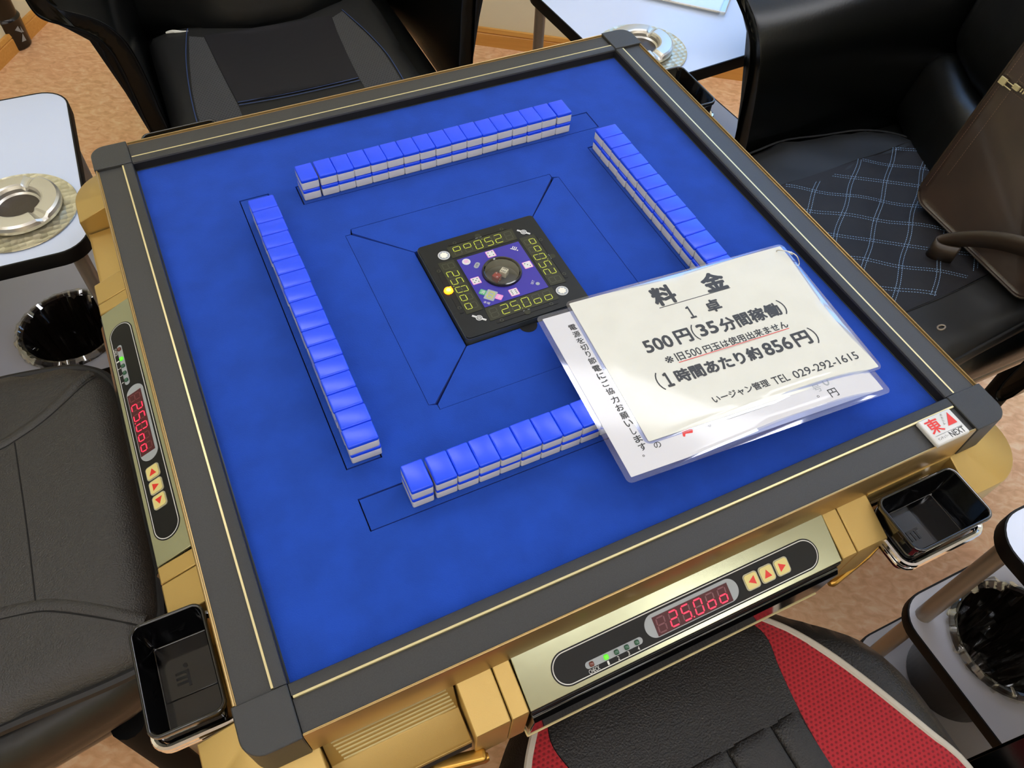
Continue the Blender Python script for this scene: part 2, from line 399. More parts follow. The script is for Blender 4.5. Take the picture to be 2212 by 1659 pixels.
# ceiling lights: two-tube fixtures in rows along the back wall
LAMPS = [(0.90, -1.00), (2.36, -0.60), (3.95, -0.60)] + [(x, y) for y in (-2.75, -4.55) for x in (0.95, 2.52, 4.05)]      # room coordinates; first two placed from glare, the rest added to even the light
for i, (x, y) in enumerate(LAMPS):
    where = ['back', 'middle', 'front'][i // 3] + ' row, ' + ['by the left wall', 'in the middle', 'by the right wall'][i % 3]
    p = Matrix.Translation(RO) @ Matrix.Rotation(RA, 4, 'Z') @ Vector((x, y, RH))
    t = thing('ceiling_light', 'unseen white fluorescent ceiling fixture of the ' + where, 'lamp', p, RA, 'ceiling lights')
    mb = MB(); mb.box(-0.63, 0.63, -0.14, 0.14, -0.05, 0); mb.build('housing', 'lampbox', t, smooth=0)
    mb = MB(); mb.rbox(0.61, 0.115, 0.012, 0.01, Matrix.Translation((0, 0, -0.063))); mb.build('diffuser', 'lamp', t)

# ------------------------------------------------------------------ mahjong table
TZ, MZ, A, B = 0.740, 0.725, 0.3815, 0.430      # frame top, mat top, inner and outer half size of the frame
TB = thing('mahjong_table', 'automatic mahjong table with blue felt, black frame and gold body', 'table')
# playing mat with cut-outs
SL = (-0.190, 0.2675, 0.2270, 0.2672)            # far slot: x0, x1, y0, y1


def rot4(p, k):
    for _ in range(k): p = (-p[1], p[0])
    return p


FL = [(-0.1475, 0.1572), (-0.1485, 0.1503), (-0.1558, 0.1492)]
ctr = []
for k in range(4): ctr += [rot4((0.1485, 0.1503), k + 0), rot4((0.1482, 0.1575), k)] + [rot4((-0.1468, 0.1575), k)]
slots = [[rot4(p, k) for p in ((SL[0], SL[2]), (SL[1], SL[2]), (SL[1], SL[3]), (SL[0], SL[3]))] for k in range(4)]
mb = MB(); mb.prism([(-A, -A), (A, -A), (A, A), (-A, A)], MZ - 0.006, MZ, 0, holes=slots + [ctr])
mb.build('play_mat', 'felt', TB, smooth=0)
mb = MB(); mb.box(-A, A, -A, A, MZ - 0.03, MZ - 0.0145); mb.build('mat_base', 'gap', TB, smooth=0)
g = 0.0014
mb = MB(); mb.box(SL[0] + g * 1.4, SL[1] - g, SL[2] + g * 1.2, SL[3] - g, MZ - 0.014, MZ - 0.0006); rep4(mb.build('lift_plate', 'felt', TB, smooth=0))
HC = 0.0855
mb = MB(); q = 0.0006
mb.prism([(-HC + 0.001, HC), (HC - 0.001, HC), (0.1480 - q, 0.1500), (0.1475, 0.1575 - q), (-0.1462, 0.1575 - q), (-0.1480 + q, 0.1500)], MZ - 0.014, MZ - 0.0003)
rep4(mb.build('center_flap', 'felt', TB, smooth=0))
mb = MB(); mb.prism([(0.0085 * 1.35 * cos(radians(t)) - 0.0035, -0.0845 - 0.0115 * sin(radians(t))) for t in range(180, -1, -12)], MZ - 0.0002, MZ + 0.0001); mb.build('finger_hole', 'gap', TB, smooth=0)

# frame rails
mb = MB(); mb.extrude_u([(0.396, 0.700), (0.4262, 0.700), (0.4262, TZ - 0.0028), (0.396, TZ - 0.0028)], -A, A)
rail = mb.build('frame_rail', 'rail', TB)
mb = MB(); mb.extrude_u([(A, TZ - 0.0034), (0.3935, TZ - 0.0034), (0.3935, TZ), (A + 0.003, TZ), (A + 0.001, TZ - 0.001), (A, TZ - 0.003)], -A, A); mb.build('inner_cushion', 'rubber', rail)
mb = MB(); mb.extrude_u([(A + 0.0006, 0.700), (0.3935, 0.700), (0.3935, TZ - 0.0034), (A + 0.0004, TZ - 0.0034)], -A, A, 0); mb.extrude_u([(A - 0.0009, MZ - 0.002), (A + 0.0005, MZ - 0.002), (A + 0.0005, MZ + 0.0006), (A - 0.0009, MZ + 0.0006)], -A, A, 1); mb.build('inner_wall', ['gap', 'smokeedge'], rail, smooth=0)  # black wall colour holds the rail's shade too; grey strip draws the mat-edge line
mb = MB(); mb.extrude_u([(0.3937, 0.712), (0.3958, 0.712), (0.3958, TZ - 0.0002), (0.3937, TZ - 0.0002)], -A + 0.001, A - 0.001); mb.build('gold_strip', 'brass', rail)
mb = MB(); mb.extrude_u([(0.4265, 0.689), (B, 0.689), (B, TZ - 0.0016), (0.4293, TZ - 0.0002), (0.4285, TZ + 0.0002), (0.4277, TZ - 0.0002), (0.4274, TZ - 0.0028), (0.4265, TZ - 0.0030)], -A, A); mb.build('gold_fascia', 'fascia', rail)
rep4(rail)
mb = MB(); c0, c1 = A + 0.0006, B + 0.0012
out = [(c0, -c1)] + [(c1 - 0.02 + 0.02 * cos(radians(t)), -c1 + 0.02 + 0.02 * sin(radians(t))) for t in range(-90, 1, 10)] + [(c1, -c0), (c0, -c0)]
mb.prism(out, 0.688, TZ + 0.0012); rep4(mb.build('corner_cap', 'cap', TB, bevel=0.0012))

# gold body around the frame
EZ = [(0.424, 0.6895), (0.4765, 0.6695), (0.4777, 0.6675), (0.4750, 0.583), (0.462, 0.571), (0.424, 0.562)]
for u0, u1 in ((-0.2440, -0.2078), (-0.2068, -0.1885), (0.1890, 0.2085), (0.2095, 0.2515)):
    mb = MB(); mb.extrude_u(EZ, u0, u1); rep4(mb.build('gold_panel', 'gold', TB, bevel=0.0012))
mb = MB(); rings = []
for h, z in [(0.418, 0.692)] + EZ[1:]:
    r = 0.06 if h > 0.44 else 0.03; o = [(0.3755, -0.40, z), (0.3755, -h, z)]
    o += [(h - r + r * cos(radians(t)), -h + r + r * sin(radians(t)), z) for t in range(-90, 1, 9)] + [(h, -0.3755, z), (0.40, -0.3755, z)]
    rings.append(o[::-1])
mb.loops(rings[::-1]); rep4(mb.build('corner_body', 'gold', TB, bevel=0.0012))
# point-stick drawer on each player's left
mb = MB(); mb.extrude_u([(0.424, 0.69), (0.428, 0.684), (0.4395, 0.650), (0.470, 0.6465), (0.4735, 0.648), (0.4735, 0.640), (0.424, 0.640)], -0.3738, -0.2462); drw = mb.build('stick_drawer', 'gold', TB, bevel=0.0008)
mb = MB()
for i in range(6):
    t = i / 5; v = 0.4285 + 0.0105 * t; z = 0.682 - 0.029 * t; mb.tube([(-0.366 + 0.001 * i, -v, z), (-0.254 + 0.001 * i, -v, z)], 0.0011, 6)
mb.build('ribs', 'brass', drw)
mb = MB(); mb.box(-0.3738, -0.2462, -0.4725, -0.45, 0.618, 0.636); mb.build('drawer_slot', 'gap', drw, smooth=0)
rep4(drw)
mb = MB(); mb.extrude_u([(0.424, 0.69), (0.4315, 0.69), (0.4315, 0.58), (0.424, 0.58)], 0.2517, 0.3752)
rep4(mb.build('tray_recess', 'gold', TB))
# folding gold rod under the panels, beside the tray and beside the drawer
mb = MB(); mb.tube([(0.215, -0.476, 0.572), (0.219, -0.4755, 0.571), (0.224, -0.475, 0.570), (0.28, -0.465, 0.572), (0.33, -0.45, 0.576)], lambda t: 0.0055 if t > 0.1 else 0.003, 10); rep4(mb.build('folding_rod', 'goldrod', TB))
mb = MB(); mb.tube([(-0.232, -0.482, 0.588), (-0.236, -0.4815, 0.588), (-0.28, -0.474, 0.590), (-0.34, -0.455, 0.590)], lambda t: 0.0055 if t > 0.1 else 0.004, 10); rep4(mb.build('folding_rod', 'goldrod', TB))
mb = MB(); mb.rbox(0.028, 0.007, 0.005, 0.0045, Matrix.Translation((-0.262, -0.476, 0.602)) @ Matrix.Rotation(radians(-12), 4, 'Z')); rep4(mb.build('oval_flap', 'goldrod', TB))
mb = MB()
h1 = [(0.448, 0.574), (0.40, 0.540), (0.30, 0.47), (0.24, 0.38)]
mb.loops([[(-h, -h, z), (h, -h, z), (h, h, z), (-h, h, z)] for h, z in h1[::-1]]); mb.build('underbody', 'fascia', TB, smooth=0)
mb = MB(); mb.rbox(0.13, 0.13, 0.17, 0.02, Matrix.Translation((0, 0, 0.22))); mb.build('pedestal', 'satin', TB)
mb = MB(); mb.rbox(0.32, 0.32, 0.03, 0.02, Matrix.Translation((0, 0, 0.03))); mb.build('foot_plate', 'satin', TB)

# control panels: local frame of the sloping plate, u along the rail, s down the slope
PS, PE = (0.431, 0.690), (0.4777, 0.668); PL = hypot(PE[0] - PS[0], PE[1] - PS[1]); PA = atan2(PS[1] - PE[1], PE[0] - PS[0])
PMAT = Matrix.Translation((0, -PS[0], PS[1])) @ Matrix.Rotation(PA, 4, 'X')      # local x = u, y = -s, z = out of the plate


def onplate(mb): bmesh.ops.transform(mb.b, matrix=PMAT, verts=mb.b.verts[:])


mb = MB(); mb.box(-0.1875, 0.1875, -PL, 0.005, -0.004, 0); onplate(mb); cp = mb.build('control_panel', 'plate', TB, bevel=0.0008)


def pl(x0, x1, s0, s1, r, n=8): return rrect(x0, x1, -s1, -s0, r, n)


mb = MB(); mb.prism(pl(-0.1555, 0.1650, 0.0120, 0.0465, 0.0172, 10), 0, 0.0003, 0); mb.prism(pl(-0.1541, 0.1636, 0.0134, 0.0451, 0.0158, 10), 0.0003, 0.0005, 1); mb.prism(pl(-0.1531, 0.1626, 0.0144, 0.0441, 0.0148, 10), 0.0005, 0.0007, 0)
mb.prism(pl(-0.0507, 0.0612, 0.0165, 0.0405, 0.0119, 10), 0.0007, 0.0009, 2); mb.prism(pl(-0.1218, -0.0572, 0.0318, 0.0388, 0.0034, 6), 0.0007, 0.0009, 2); onplate(mb); mb.build('overlay', ['overlay', 'white', 'grey'], cp, smooth=0)
mb = MB(); mb.box(-0.0400, 0.0505, -0.0396, -0.0202, 0.0009, 0.0014, 0)
for ch, x, d in ((' ', -0.0325, 0), ('2', -0.0178, 0), ('5', -0.0030, 1), ('0', 0.0120, 0), ('o', 0.0268, 0), ('o', 0.0415, 0)): seg7(mb, ch, x, -0.0299, 0.0088, 0.0145, 0.00145, 1, 2, 0.0014, d)
onplate(mb); mb.build('point_display', ['redwin', 'red_on', 'red_off'], cp, smooth=0)
for i, (x, ml) in enumerate(((-0.1153, 'led_dark'), (-0.0990, 'green_on'), (-0.0873, 'green_off'), (-0.0757, 'green_off'), (-0.0641, 'green_off'))):
    mb = MB(); mb.rbox(0.0025, 0.0025, 0.0016, 0.0015, Matrix.Translation((x, -0.0354, 0.0016)), inner=1); onplate(mb); mb.build('indicator_light', ml, cp)
mb = MB(); put_text(mb, 'CHECK', (-0.1205, -0.0418), (-0.1085, -0.0415), 0.00075, h=0.0042)
for t, x in (('1', -0.0987), ('2', -0.0873), ('3', -0.0757), ('4', -0.0642)): put_text(mb, t, (x - 0.0010, -0.0415), (x + 0.0010, -0.0415), 0.00075, h=0.0040)
onplate(mb); mb.build('lettering', 'white', cp, smooth=0)
for x, a in ((0.0781, 90), (0.0975, 0), (0.1170, -90)):
    mb = MB(); mb.prism(pl(x - 0.0088, x + 0.0088, 0.0207, 0.0383, 0.0035, 5), 0.0007, 0.0018, 0); mb.prism(pl(x - 0.0076, x + 0.0076, 0.0219, 0.0371, 0.003, 5), 0.0018, 0.0024, 1)
    mb.poly([(x + 0.0062 * px * cos(radians(a)) - 0.0062 * py * sin(radians(a)), -0.0295 + 0.0062 * px * sin(radians(a)) + 0.0062 * py * cos(radians(a)), 0.0025) for px, py in ((-0.75, -0.62), (0.75, -0.62), (0, 0.72))], 2)
    onplate(mb); mb.build('button', ['btnrim', 'btn', 'redink'], cp, smooth=0)
mb = MB(); mb.extrude_u([(0.45, 0.6655), (0.4790, 0.6655), (0.4785, 0.655), (0.45, 0.655)], -0.1868, 0.1868, 1)
mb.extrude_u([(0.44, 0.6545), (0.4805, 0.6545), (0.4845, 0.648), (0.4800, 0.5830), (0.44, 0.5830)], -0.1862, 0.1862, 0)
mb.extrude_u([(0.44, 0.5825), (0.4815, 0.5825), (0.4805, 0.5795), (0.44, 0.577)], -0.1875, 0.1875, 2)
mb.build('drawer_front', ['black', 'satin', 'brass'], cp, bevel=0.0012)
rep4(cp)

# tray holders and the trays lifted into them
HT = rrect(0.2515, 0.3660, -0.5130, -0.4330, 0.014, 6)
mb = MB(); mb.tube([(x, y, 0.661) for x, y in HT], 0.0036, 8, closed=True); mb.tube([(x, y, 0.652) for x, y in HT], 0.0028, 8, closed=True)
rep4(mb.build('tray_holder', 'chrome', TB))
mb = MB()
tr = lambda d, z, r: [(x, y, z) for x, y in rrect(-0.0565 + d, 0.0565 - d, -0.0355 + d, 0.0355 - d, max(r - d, 0.003), 6)]
mb.loops([tr(0.006, -0.057, 0.012), tr(0.0035, -0.055, 0.012), tr(0.0028, -0.008, 0.012), tr(0.0003, -0.006, 0.012), tr(0, -0.001, 0.012), tr(0.001, 0, 0.012), tr(0.003, 0, 0.012), tr(0.004, -0.0015, 0.012), tr(0.0065, -0.050, 0.009), tr(0.008, -0.052, 0.009)])
mb.box(-0.0470, 0.010, -0.0260, 0.0260, -0.0525, -0.0505)
tray_me = mb.build('side_tray', 'black', None, bevel=0.0006)
lg = MB()
LOGO = [[(0, 0), (0.18, 0.30), (0.42, 0.30), (0.42, 0.24), (0.26, 0.24)], [(0.30, 0.0), (0.42, 0.0), (0.42, 0.62), (0.30, 0.62)], [(0.55, 0.0), (0.67, 0.0), (0.67, 0.62), (0.55, 0.62)], [(0.80, 0.0), (0.92, 0.0), (0.92, 0.62), (0.80, 0.62)], [(0.30, 0.62), (1.1, 0.62), (1.1, 0.50), (0.30, 0.50)]]


def logo(mb, x, y, s, z0, z1, m=0, ang=0):
    T = Matrix.Translation((x, y, 0)) @ Matrix.Rotation(ang, 4, 'Z') @ Matrix.Diagonal((s, s, 1, 1))
    for j, P in enumerate(LOGO[1:] + [[(-0.05 + px, py) for px, py in circ(0.12, 0.52, 0.11, 10)]]):
        q = [T @ Vector((px - 0.55, py - 0.31 - 0 * j, 0)) for px, py in P]
        mb.prism([(v.x, v.y) for v in q], z0 + 0.00002 * j, z1 + 0.00002 * j, m)


logo(lg, -0.010, -0.006, 0.021, -0.0505, -0.0499); lg.build('embossed_mark', 'satin', tray_me, smooth=0)
TL_ = ['black plastic side tray at the front right corner, beside the white tile badge', 'black plastic side tray by the right armchair with the brown bag', 'black plastic side tray on the far side, half hidden behind the frame', 'black plastic side tray at the near left corner by the black seat cushion']
for k, lab in enumerate(TL_):
    o = tray_me if k == 0 else copy_tree(tray_me)
    x, y = rot4((0.3085, -0.4755), k); o.location = (x, y, 0.6925); o.rotation_euler = (0, 0, k * pi / 2)
    tag(o, lab, 'tray', 'side trays of the mahjong table')

# badge with the east sign on the near rail
mb = MB(); mb.rbox(0.0235, 0.0170, 0.0035, 0.0022, Matrix.Translation((0.3465, -0.4130, 0.7410)), n=3); bd = mb.build('badge', 'tilewhite', TB)
mb = MB(); Zb = 0.7448
put_text(mb, '東', (0.3275, -0.4080), (0.3455, -0.4080), Zb, 0, 0.02, h=0.0185)
mb.prism([(0.3515, -0.4145), (0.3645, -0.4145), (0.3625, -0.3995)], Zb, Zb + 0.0002, 0)
put_text(mb, 'マツオカ', (0.3485, -0.4120), (0.3545, -0.3985), Zb, 1, h=0.0026)
mb.box(0.3275, 0.3665, -0.41985, -0.4196, Zb, Zb + 0.0001, 1)
put_text(mb, 'センチュリー', (0.3280, -0.4238), (0.3430, -0.4236), Zb, 1, h=0.0032); put_text(mb, 'NEXT', (0.3450, -0.4242), (0.3655, -0.4240), Zb, 1, 0.01, h=0.0072)
mb.build('lettering', ['redink', 'ink'], bd, smooth=0)

# center console
CZ = 0.7335; H = 0.0832
RC = (0.0008, 0.0006)
mb = MB(); mb.prism(rrect(-H, H, -H, H, 0.006), 0.7085, CZ - 0.012, 1); mb.prism(rrect(-H, H, -H, H, 0.006), CZ - 0.012, CZ - 0.002, 1, holes=[circ(*RC, 0.0222, 40)]); mb.prism(rrect(-H + 0.001, H - 0.001, -H + 0.001, H - 0.001, 0.005), CZ - 0.002, CZ - 0.0002, 0, holes=[circ(*RC, 0.0222, 40)])
con = mb.build('center_console', ['smoke', 'smokeedge'], TB, smooth=0)
mb = MB()
mb.prism([(-0.0445, -0.0470), (0.0470, -0.0470), (0.0470, -0.0680), (-0.0460, -0.0680)][::-1], CZ, CZ + 0.0002, 0)
for ch, x, d in ((' ', -0.0365, 0), ('2', -0.0218, 0), ('5', -0.0082, 1), ('0', 0.0066, 0), ('o', 0.0212, 0), ('o', 0.0360, 0)): seg7(mb, ch, x, -0.0573, 0.0092, 0.0145, CZ + 0.0003, 1, 2, 0.00105, d)
dd = mb.build('digit_display', ['olive', 'lime', 'lime_off'], con, smooth=0)
mb = MB(); mb.prism(rrect(-0.0400, 0.0430, -0.0745, -0.0695, 0.001), CZ, CZ + 0.0002, 1)
for x in (-0.033, 0.034): mb.prism(circ(x, -0.072, 0.0024, 14), CZ + 0.0002, CZ + 0.0004, 0); mb.prism(circ(x, -0.072, 0.0016, 14), CZ + 0.0004, CZ + 0.0005, 1)
mb.prism(circ(0.001, -0.0725, 0.004, 14), CZ + 0.0002, CZ + 0.0004, 2); mb.box(-0.003, 0.006, -0.0694, -0.0688, CZ, CZ + 0.0004, 3)
mb.build('turn_lamp', ['lime_off', 'satin', 'olive', 'grey'], dd, smooth=0)
for k in (1, 2, 3):
    c = dd.copy(); COL.objects.link(c); c.rotation_euler = (0, 0, k * pi / 2); c.parent = con
    e = dd.children[0].copy(); COL.objects.link(e); e.rotation_euler = (0, 0, k * pi / 2); e.parent = con
for ch in list(dd.children): ch.parent = con
mb = MB(); mb.lathe([(0.0001, CZ), (0.0060, CZ), (0.0055, CZ + 0.002), (0.0001, CZ + 0.0028)], (-0.0735, -0.003, 0), 14, 0); mb.lathe([(0.0001, CZ + 0.0012), (0.0035, CZ + 0.0022), (0.0001, CZ + 0.0034)], (-0.0735, -0.003, 0), 12, 1)
mb.box(-0.0695, -0.0680, -0.006, 0.003, CZ, CZ + 0.0006, 0); mb.build('lit_orange_lamp', ['orange', 'orangecore'], con)
BP = 0.0435
mb = MB(); mb.prism([(-BP, -0.0455), (BP, -0.0455), (BP, 0.0425), (-BP, 0.0425)], CZ, CZ + 0.0002, 0, holes=[circ(*RC, 0.0222, 40)]); mb.build('blue_print', 'royal', con, smooth=0)
mb = MB(); RC = (0.0008, 0.0006)
ring = [(0.0258, CZ), (0.0258, CZ + 0.001), (0.0248, CZ + 0.0032), (0.0232, CZ + 0.0034), (0.0220, CZ + 0.0022), (0.0216, CZ - 0.0115)]
mb.lathe(ring, (*RC, 0), 40, 0, caps=False); mb.build('dice_ring', 'black', con)
mb = MB(); mb.lathe([(0.0218, CZ + 0.0018), (0.012, CZ + 0.0024), (0.0001, CZ + 0.0026)], (*RC, 0), 32, caps=False); mb.build('dice_dome', 'dome', con)
mb = MB(); mb.lathe([(0.0222, CZ - 0.0113), (0.0001, CZ - 0.0115)], (*RC, 0), 32, caps=False); mb.build('dice_dish', 'dish', con)


def icon(kind, x, y):
    mb = MB(); mb.prism(rrect(x - 0.0058, x + 0.0058, y - 0.0058, y + 0.0058, 0.001), CZ + 0.0002, CZ + 0.0004, 1); mb.prism(rrect(x - 0.005, x + 0.005, y - 0.005, y + 0.005, 0.0008), CZ + 0.0004, CZ + 0.0006, 0)
    D = {3: [(-1, 1), (0, 0), (1, -1)], 4: [(-1, -1), (1, 1), (-1, 1), (1, -1)], 5: [(-1, -1), (1, 1), (-1, 1), (1, -1), (0, 0)], 6: [(-1, -1), (-1, 0), (-1, 1), (1, -1), (1, 0), (1, 1)]}[kind]
    for a, b_ in D: mb.prism(circ(x + a * 0.0027, y + b_ * 0.0027, 0.0008, 8), CZ + 0.0006, CZ + 0.0007, 2)
    mb.build('die_icon', ['white', 'pink', 'ink'], con, smooth=0)


for a in ((4, 0.0009, 0.0354), (3, 0.0361, -0.0006), (6, 0.0001, -0.0365), (5, -0.0355, -0.0004)): icon(*a)
for x, y in ((-0.0553, 0.0563), (0.0563, -0.0576)):
    mb = MB(); mb.prism(circ(x, y, 0.0078, 28), CZ, CZ + 0.0002, 0); mb.prism(circ(x, y, 0.0068, 28), CZ + 0.0002, CZ + 0.0004, 1)
    mb.prism([(x + (0.0055 if i % 2 else 0.0042) * cos(2 * pi * i / 16 + 0.35), y + (0.0055 if i % 2 else 0.0042) * sin(2 * pi * i / 16 + 0.35)) for i in range(16)], CZ + 0.0004, CZ + 0.0006, 2)
    mb.build('wind_lamp', ['white', 'grey', 'ivory'], con, smooth=0)
for x, y in ((0.0577, 0.0559), (-0.0564, -0.0579)):
    mb = MB(); mb.prism(circ(x, y, 0.0042, 20), CZ, CZ + 0.0002, 0); mb.prism(circ(x, y, 0.0030, 20), CZ + 0.0002, CZ + 0.0003, 1); mb.prism(circ(x, y, 0.0023, 16), CZ + 0.0003, CZ + 0.0004, 0)
    for s in (-1, 1):
        T = Matrix.Translation((x, y, 0)) @ Matrix.Rotation(radians(-45), 4, 'Z'); q = [T @ Vector((s * px, py, 0)) for px, py in ((0.004, -0.0013), (0.0092, -0.0013), (0.0092, 0.0013), (0.004, 0.0013))]
        mb.prism([(v.x, v.y) for v in (q if s > 0 else q[::-1])], CZ, CZ + 0.0002, 0)
    put_text(mb, 'III', (x - 0.0012, y), (x + 0.0012, y), CZ + 0.0006, 1); mb.build('wing_mark', ['white', 'smoke'], con, smooth=0)
mb = MB(); logo(mb, 0.0336, 0.0326, 0.0095, CZ + 0.0002, CZ + 0.0005, 0, radians(135)); mb.build('maker_mark', 'white', con, smooth=0)
mb = MB(); mb.prism(circ(-0.0335, 0.0347, 0.0054, 24), CZ + 0.0002, CZ + 0.0004, 0); put_text(mb, '開', (-0.0362, 0.0347), (-0.0308, 0.0347), CZ + 0.0005, 1); mb.build('round_button', ['white', 'pink'], con, smooth=0)
mb = MB()
T = Matrix.Translation((-0.0236, 0.0238, 0)) @ Matrix.Rotation(radians(45), 4, 'Z')
q = [T @ Vector((a, b_, 0)) for a, b_ in rrect(-0.0053, 0.0053, -0.003, 0.003, 0.0028)]; mb.prism([(v.x, v.y) for v in q], CZ + 0.0002, CZ + 0.0004, 0); put_text(mb, '点数', (-0.0258, 0.0216), (-0.0214, 0.0260), CZ + 0.0005, 1); mb.build('oval_button', ['grey', 'ink'], con, smooth=0)
mb = MB()
T = Matrix.Translation((-0.0286, -0.0299, 0)) @ Matrix.Rotation(radians(-45), 4, 'Z')
for (cx, cy, sx, sy, m) in ((0, 0, 0.0066, 0.0082, 0), (-0.0108, 0.001, 0.0042, 0.0042, 1), (0.0108, 0.001, 0.0042, 0.0042, 2)):
    q = [T @ Vector((a, b_, 0)) for a, b_ in rrect(cx - sx, cx + sx, cy - sy, cy + sy, 0.001)]; mb.prism([(v.x, v.y) for v in q], CZ + 0.0002, CZ + 0.0004 + 0.0001 * m, m)
sub = MB(); seg7(sub, '0', 0, 0, 0.0066, 0.0105, CZ + 0.0006, 3, 3, 0.0012); bmesh.ops.transform(sub.b, matrix=T, verts=sub.b.verts[:]); tm = bpy.data.meshes.new('t'); sub.b.to_mesh(tm); mb.add_mesh(tm, Matrix(), 3)
for t, a in (('清', -0.0108), ('本', 0.0108)): p, q = T @ Vector((a - 0.003, 0.001, 0)), T @ Vector((a + 0.003, 0.001, 0)); put_text(mb, t, p.xy, q.xy, CZ + 0.0008, 4)
p, q = T @ Vector((-0.0042, -0.0135, 0)), T @ Vector((0.0042, -0.0135, 0)); put_text(mb, '本場', p.xy, q.xy, CZ + 0.0005, 4)
mb.build('honba_display', ['grey', 'greenink', 'pink', 'lime', 'white'], con, smooth=0)
mb = MB(); mb.prism(circ(0.0335, -0.0352, 0.0026, 18), CZ + 0.0002, CZ + 0.0005, 0); put_text(mb, 'SET', (0.0262, -0.0332), (0.0312, -0.0282), CZ + 0.0005, 1); mb.build('set_button', ['grey', 'white'], con, smooth=0)


def die(name, lab, x, y, rz, m, pipm, top, s=0.0047):
    T = Matrix(); mb = MB(); mb.rbox(s, s, s, s * 0.25, n=2, inner=1); o = tag(mb.build(name, m, None, (x, y, CZ - 0.0112 + s), rz), lab, 'die')
    mb = MB(); D = {2: [(-1, -1), (1, 1)], 6: [(-1, -1), (-1, 0), (-1, 1), (1, -1), (1, 0), (1, 1)], 3: [(-1, -1), (0, 0), (1, 1)], 1: [(0, 0)]}
    for a, b_ in D[top]: mb.lathe([(0.0001, s + 0.00004), (0.0009, s + 0.00004)], (a * 0.0023, b_ * 0.0023, 0), 8, caps=False)
    for a, b_ in D[3]: mb.poly([(a * 0.0022 + px, -s - 0.00004, b_ * 0.0022 + py) for px, py in circ(0, 0, 0.0008, 8)])
    mb.build('pips', pipm, o, smooth=0)


die('die', 'ivory die showing six under the clear dome', 0.0058, 0.0047, radians(38), 'dwhite', 'ink', 6)
die('die', 'red die showing two under the clear dome', -0.0064, 0.0004, radians(28), 'dred', 'white', 2)

# ------------------------------------------------------------------ mahjong tiles: four rows of seventeen double stacks
TW, TLn, TH = 0.0118, 0.0168, 0.0172
mb = MB(); mb.rbox(TW, TLn, 0.0068, 0.0020, Matrix.Translation((0, 0, 0.0068)), n=2, inner=1); t0 = mb.build('mahjong_tile', 'tilewhite')
mb = MB(); mb.rbox(TW + 0.00003, TLn + 0.00003, 0.0031, 0.0020, Matrix.Translation((0, 0, 0.0141)), n=2, inner=1); mb.build('tile_back', 'tileblue', t0)
ORD = 'first second third fourth fifth sixth seventh eighth ninth tenth eleventh twelfth thirteenth fourteenth fifteenth sixteenth seventeenth'.split()
ROWN = {0: ('near row', 'left'), 1: ('right row', 'near end'), 2: ('far row', 'right'), 3: ('left row', 'far end')}
first = True
for k in range(4):                                                # k = 0 near, 1 right, 2 far, 3 left; u = along the rail from that player's left
    for i in range(17):
        for lay in (0, 1):
            o = t0 if first else copy_tree(t0); first = False
            u = -0.2205 + 0.012 + i * 0.02395 + (0.0016 if i else -0.0006)
            if k == 2: u = -0.2205 + 0.0118 + i * 0.0238 + (0.0018 if i == 16 else 0)
            if k in (1, 3): u = -0.2235 + 0.012 + i * 0.0241
            if k == 0: u += 0.0018
            v = {0: 0.2438, 1: 0.2492, 2: 0.2505, 3: 0.2424}[k] + random.uniform(-0.0005, 0.0005) + (0.0004 if lay else 0)
            if k == 1 and lay: v += 0.0003
            if k == 2 and lay and i == 0: u -= 0.001
            x, y = rot4((u + random.uniform(-0.00008, 0.00008), -v), k)
            o.location = (x, y, MZ - 0.0006 + lay * TH); o.rotation_euler = (0, 0, k * pi / 2 + random.uniform(-0.006, 0.006))
            rn, end = ROWN[k]
            n = ORD[i]
            lab = ('upper' if lay else 'lower') + ' blue-backed tile of the ' + n + ' stack from the ' + end + ' in the ' + rn
            if k == 2: lab = ('upper' if lay else 'lower') + ' blue-backed tile of the ' + ORD[16 - i] + ' stack from the left in the far row'
            if k == 1: lab = ('upper' if lay else 'lower') + ' blue-backed tile of the ' + ORD[16 - i] + ' stack from the far end in the right row'
            tag(o, lab, 'mahjong tile', 'mahjong tiles in the ' + rn)

# ------------------------------------------------------------------ price signs lying on the tiles
S_O, S_EX, S_EY = Vector((0.0383, -0.0998)), Vector((0.9980, -0.0631)), Vector((-0.0631, -0.9980))


def sag(x, y): return -0.005 * max(0, (x - 0.24) / 0.1) ** 2 * max(0, -(y + 0.2) / 0.16) ** 2 + 0.0012 * sin(x * 22 + 1) * sin(y * 19) * max(0, min(1, (x - 0.02) / 0.1))


def sheet(mb, O, ex, ey, pts, z, th, m, n=30):
    """a bent slab from an outline in millimetres"""
    P = [O + ex * (a / 1000) + ey * (b_ / 1000) for a, b_ in pts]
    xs = [p[0] for p in pts]; ys = [p[1] for p in pts]; inner = []
    for i in range(1, n):
        for j in range(1, n): inner.append(O + ex * ((min(xs) + (max(xs) - min(xs)) * i / n) / 1000) + ey * ((min(ys) + (max(ys) - min(ys)) * j / n) / 1000))
    r = delaunay_2d_cdt(P + inner, [], [list(range(len(P)))], 1, 1e-6)
    hi = [mb.V((p.x, p.y, z + th + sag(p.x, p.y))) for p in r[0]]; lo = [mb.V((p.x, p.y, z + sag(p.x, p.y))) for p in r[0]]
    for f in r[2]:
        a, b_, c = [r[0][i] for i in f[:3]]; q = list(f)
        if (b_ - a).cross(c - a) < 0: q = q[::-1]
        mb.face([hi[i] for i in q], m); mb.face([lo[i] for i in q[::-1]], m)
    bd_ = set()
    for e in [e for f in mb.b.edges for e in [f] if e.is_boundary]: bd_.add(e)


def sag_all(mb, z):
    for v in mb.b.verts: v.co.z = v.co.z + sag(v.co.x, v.co.y)


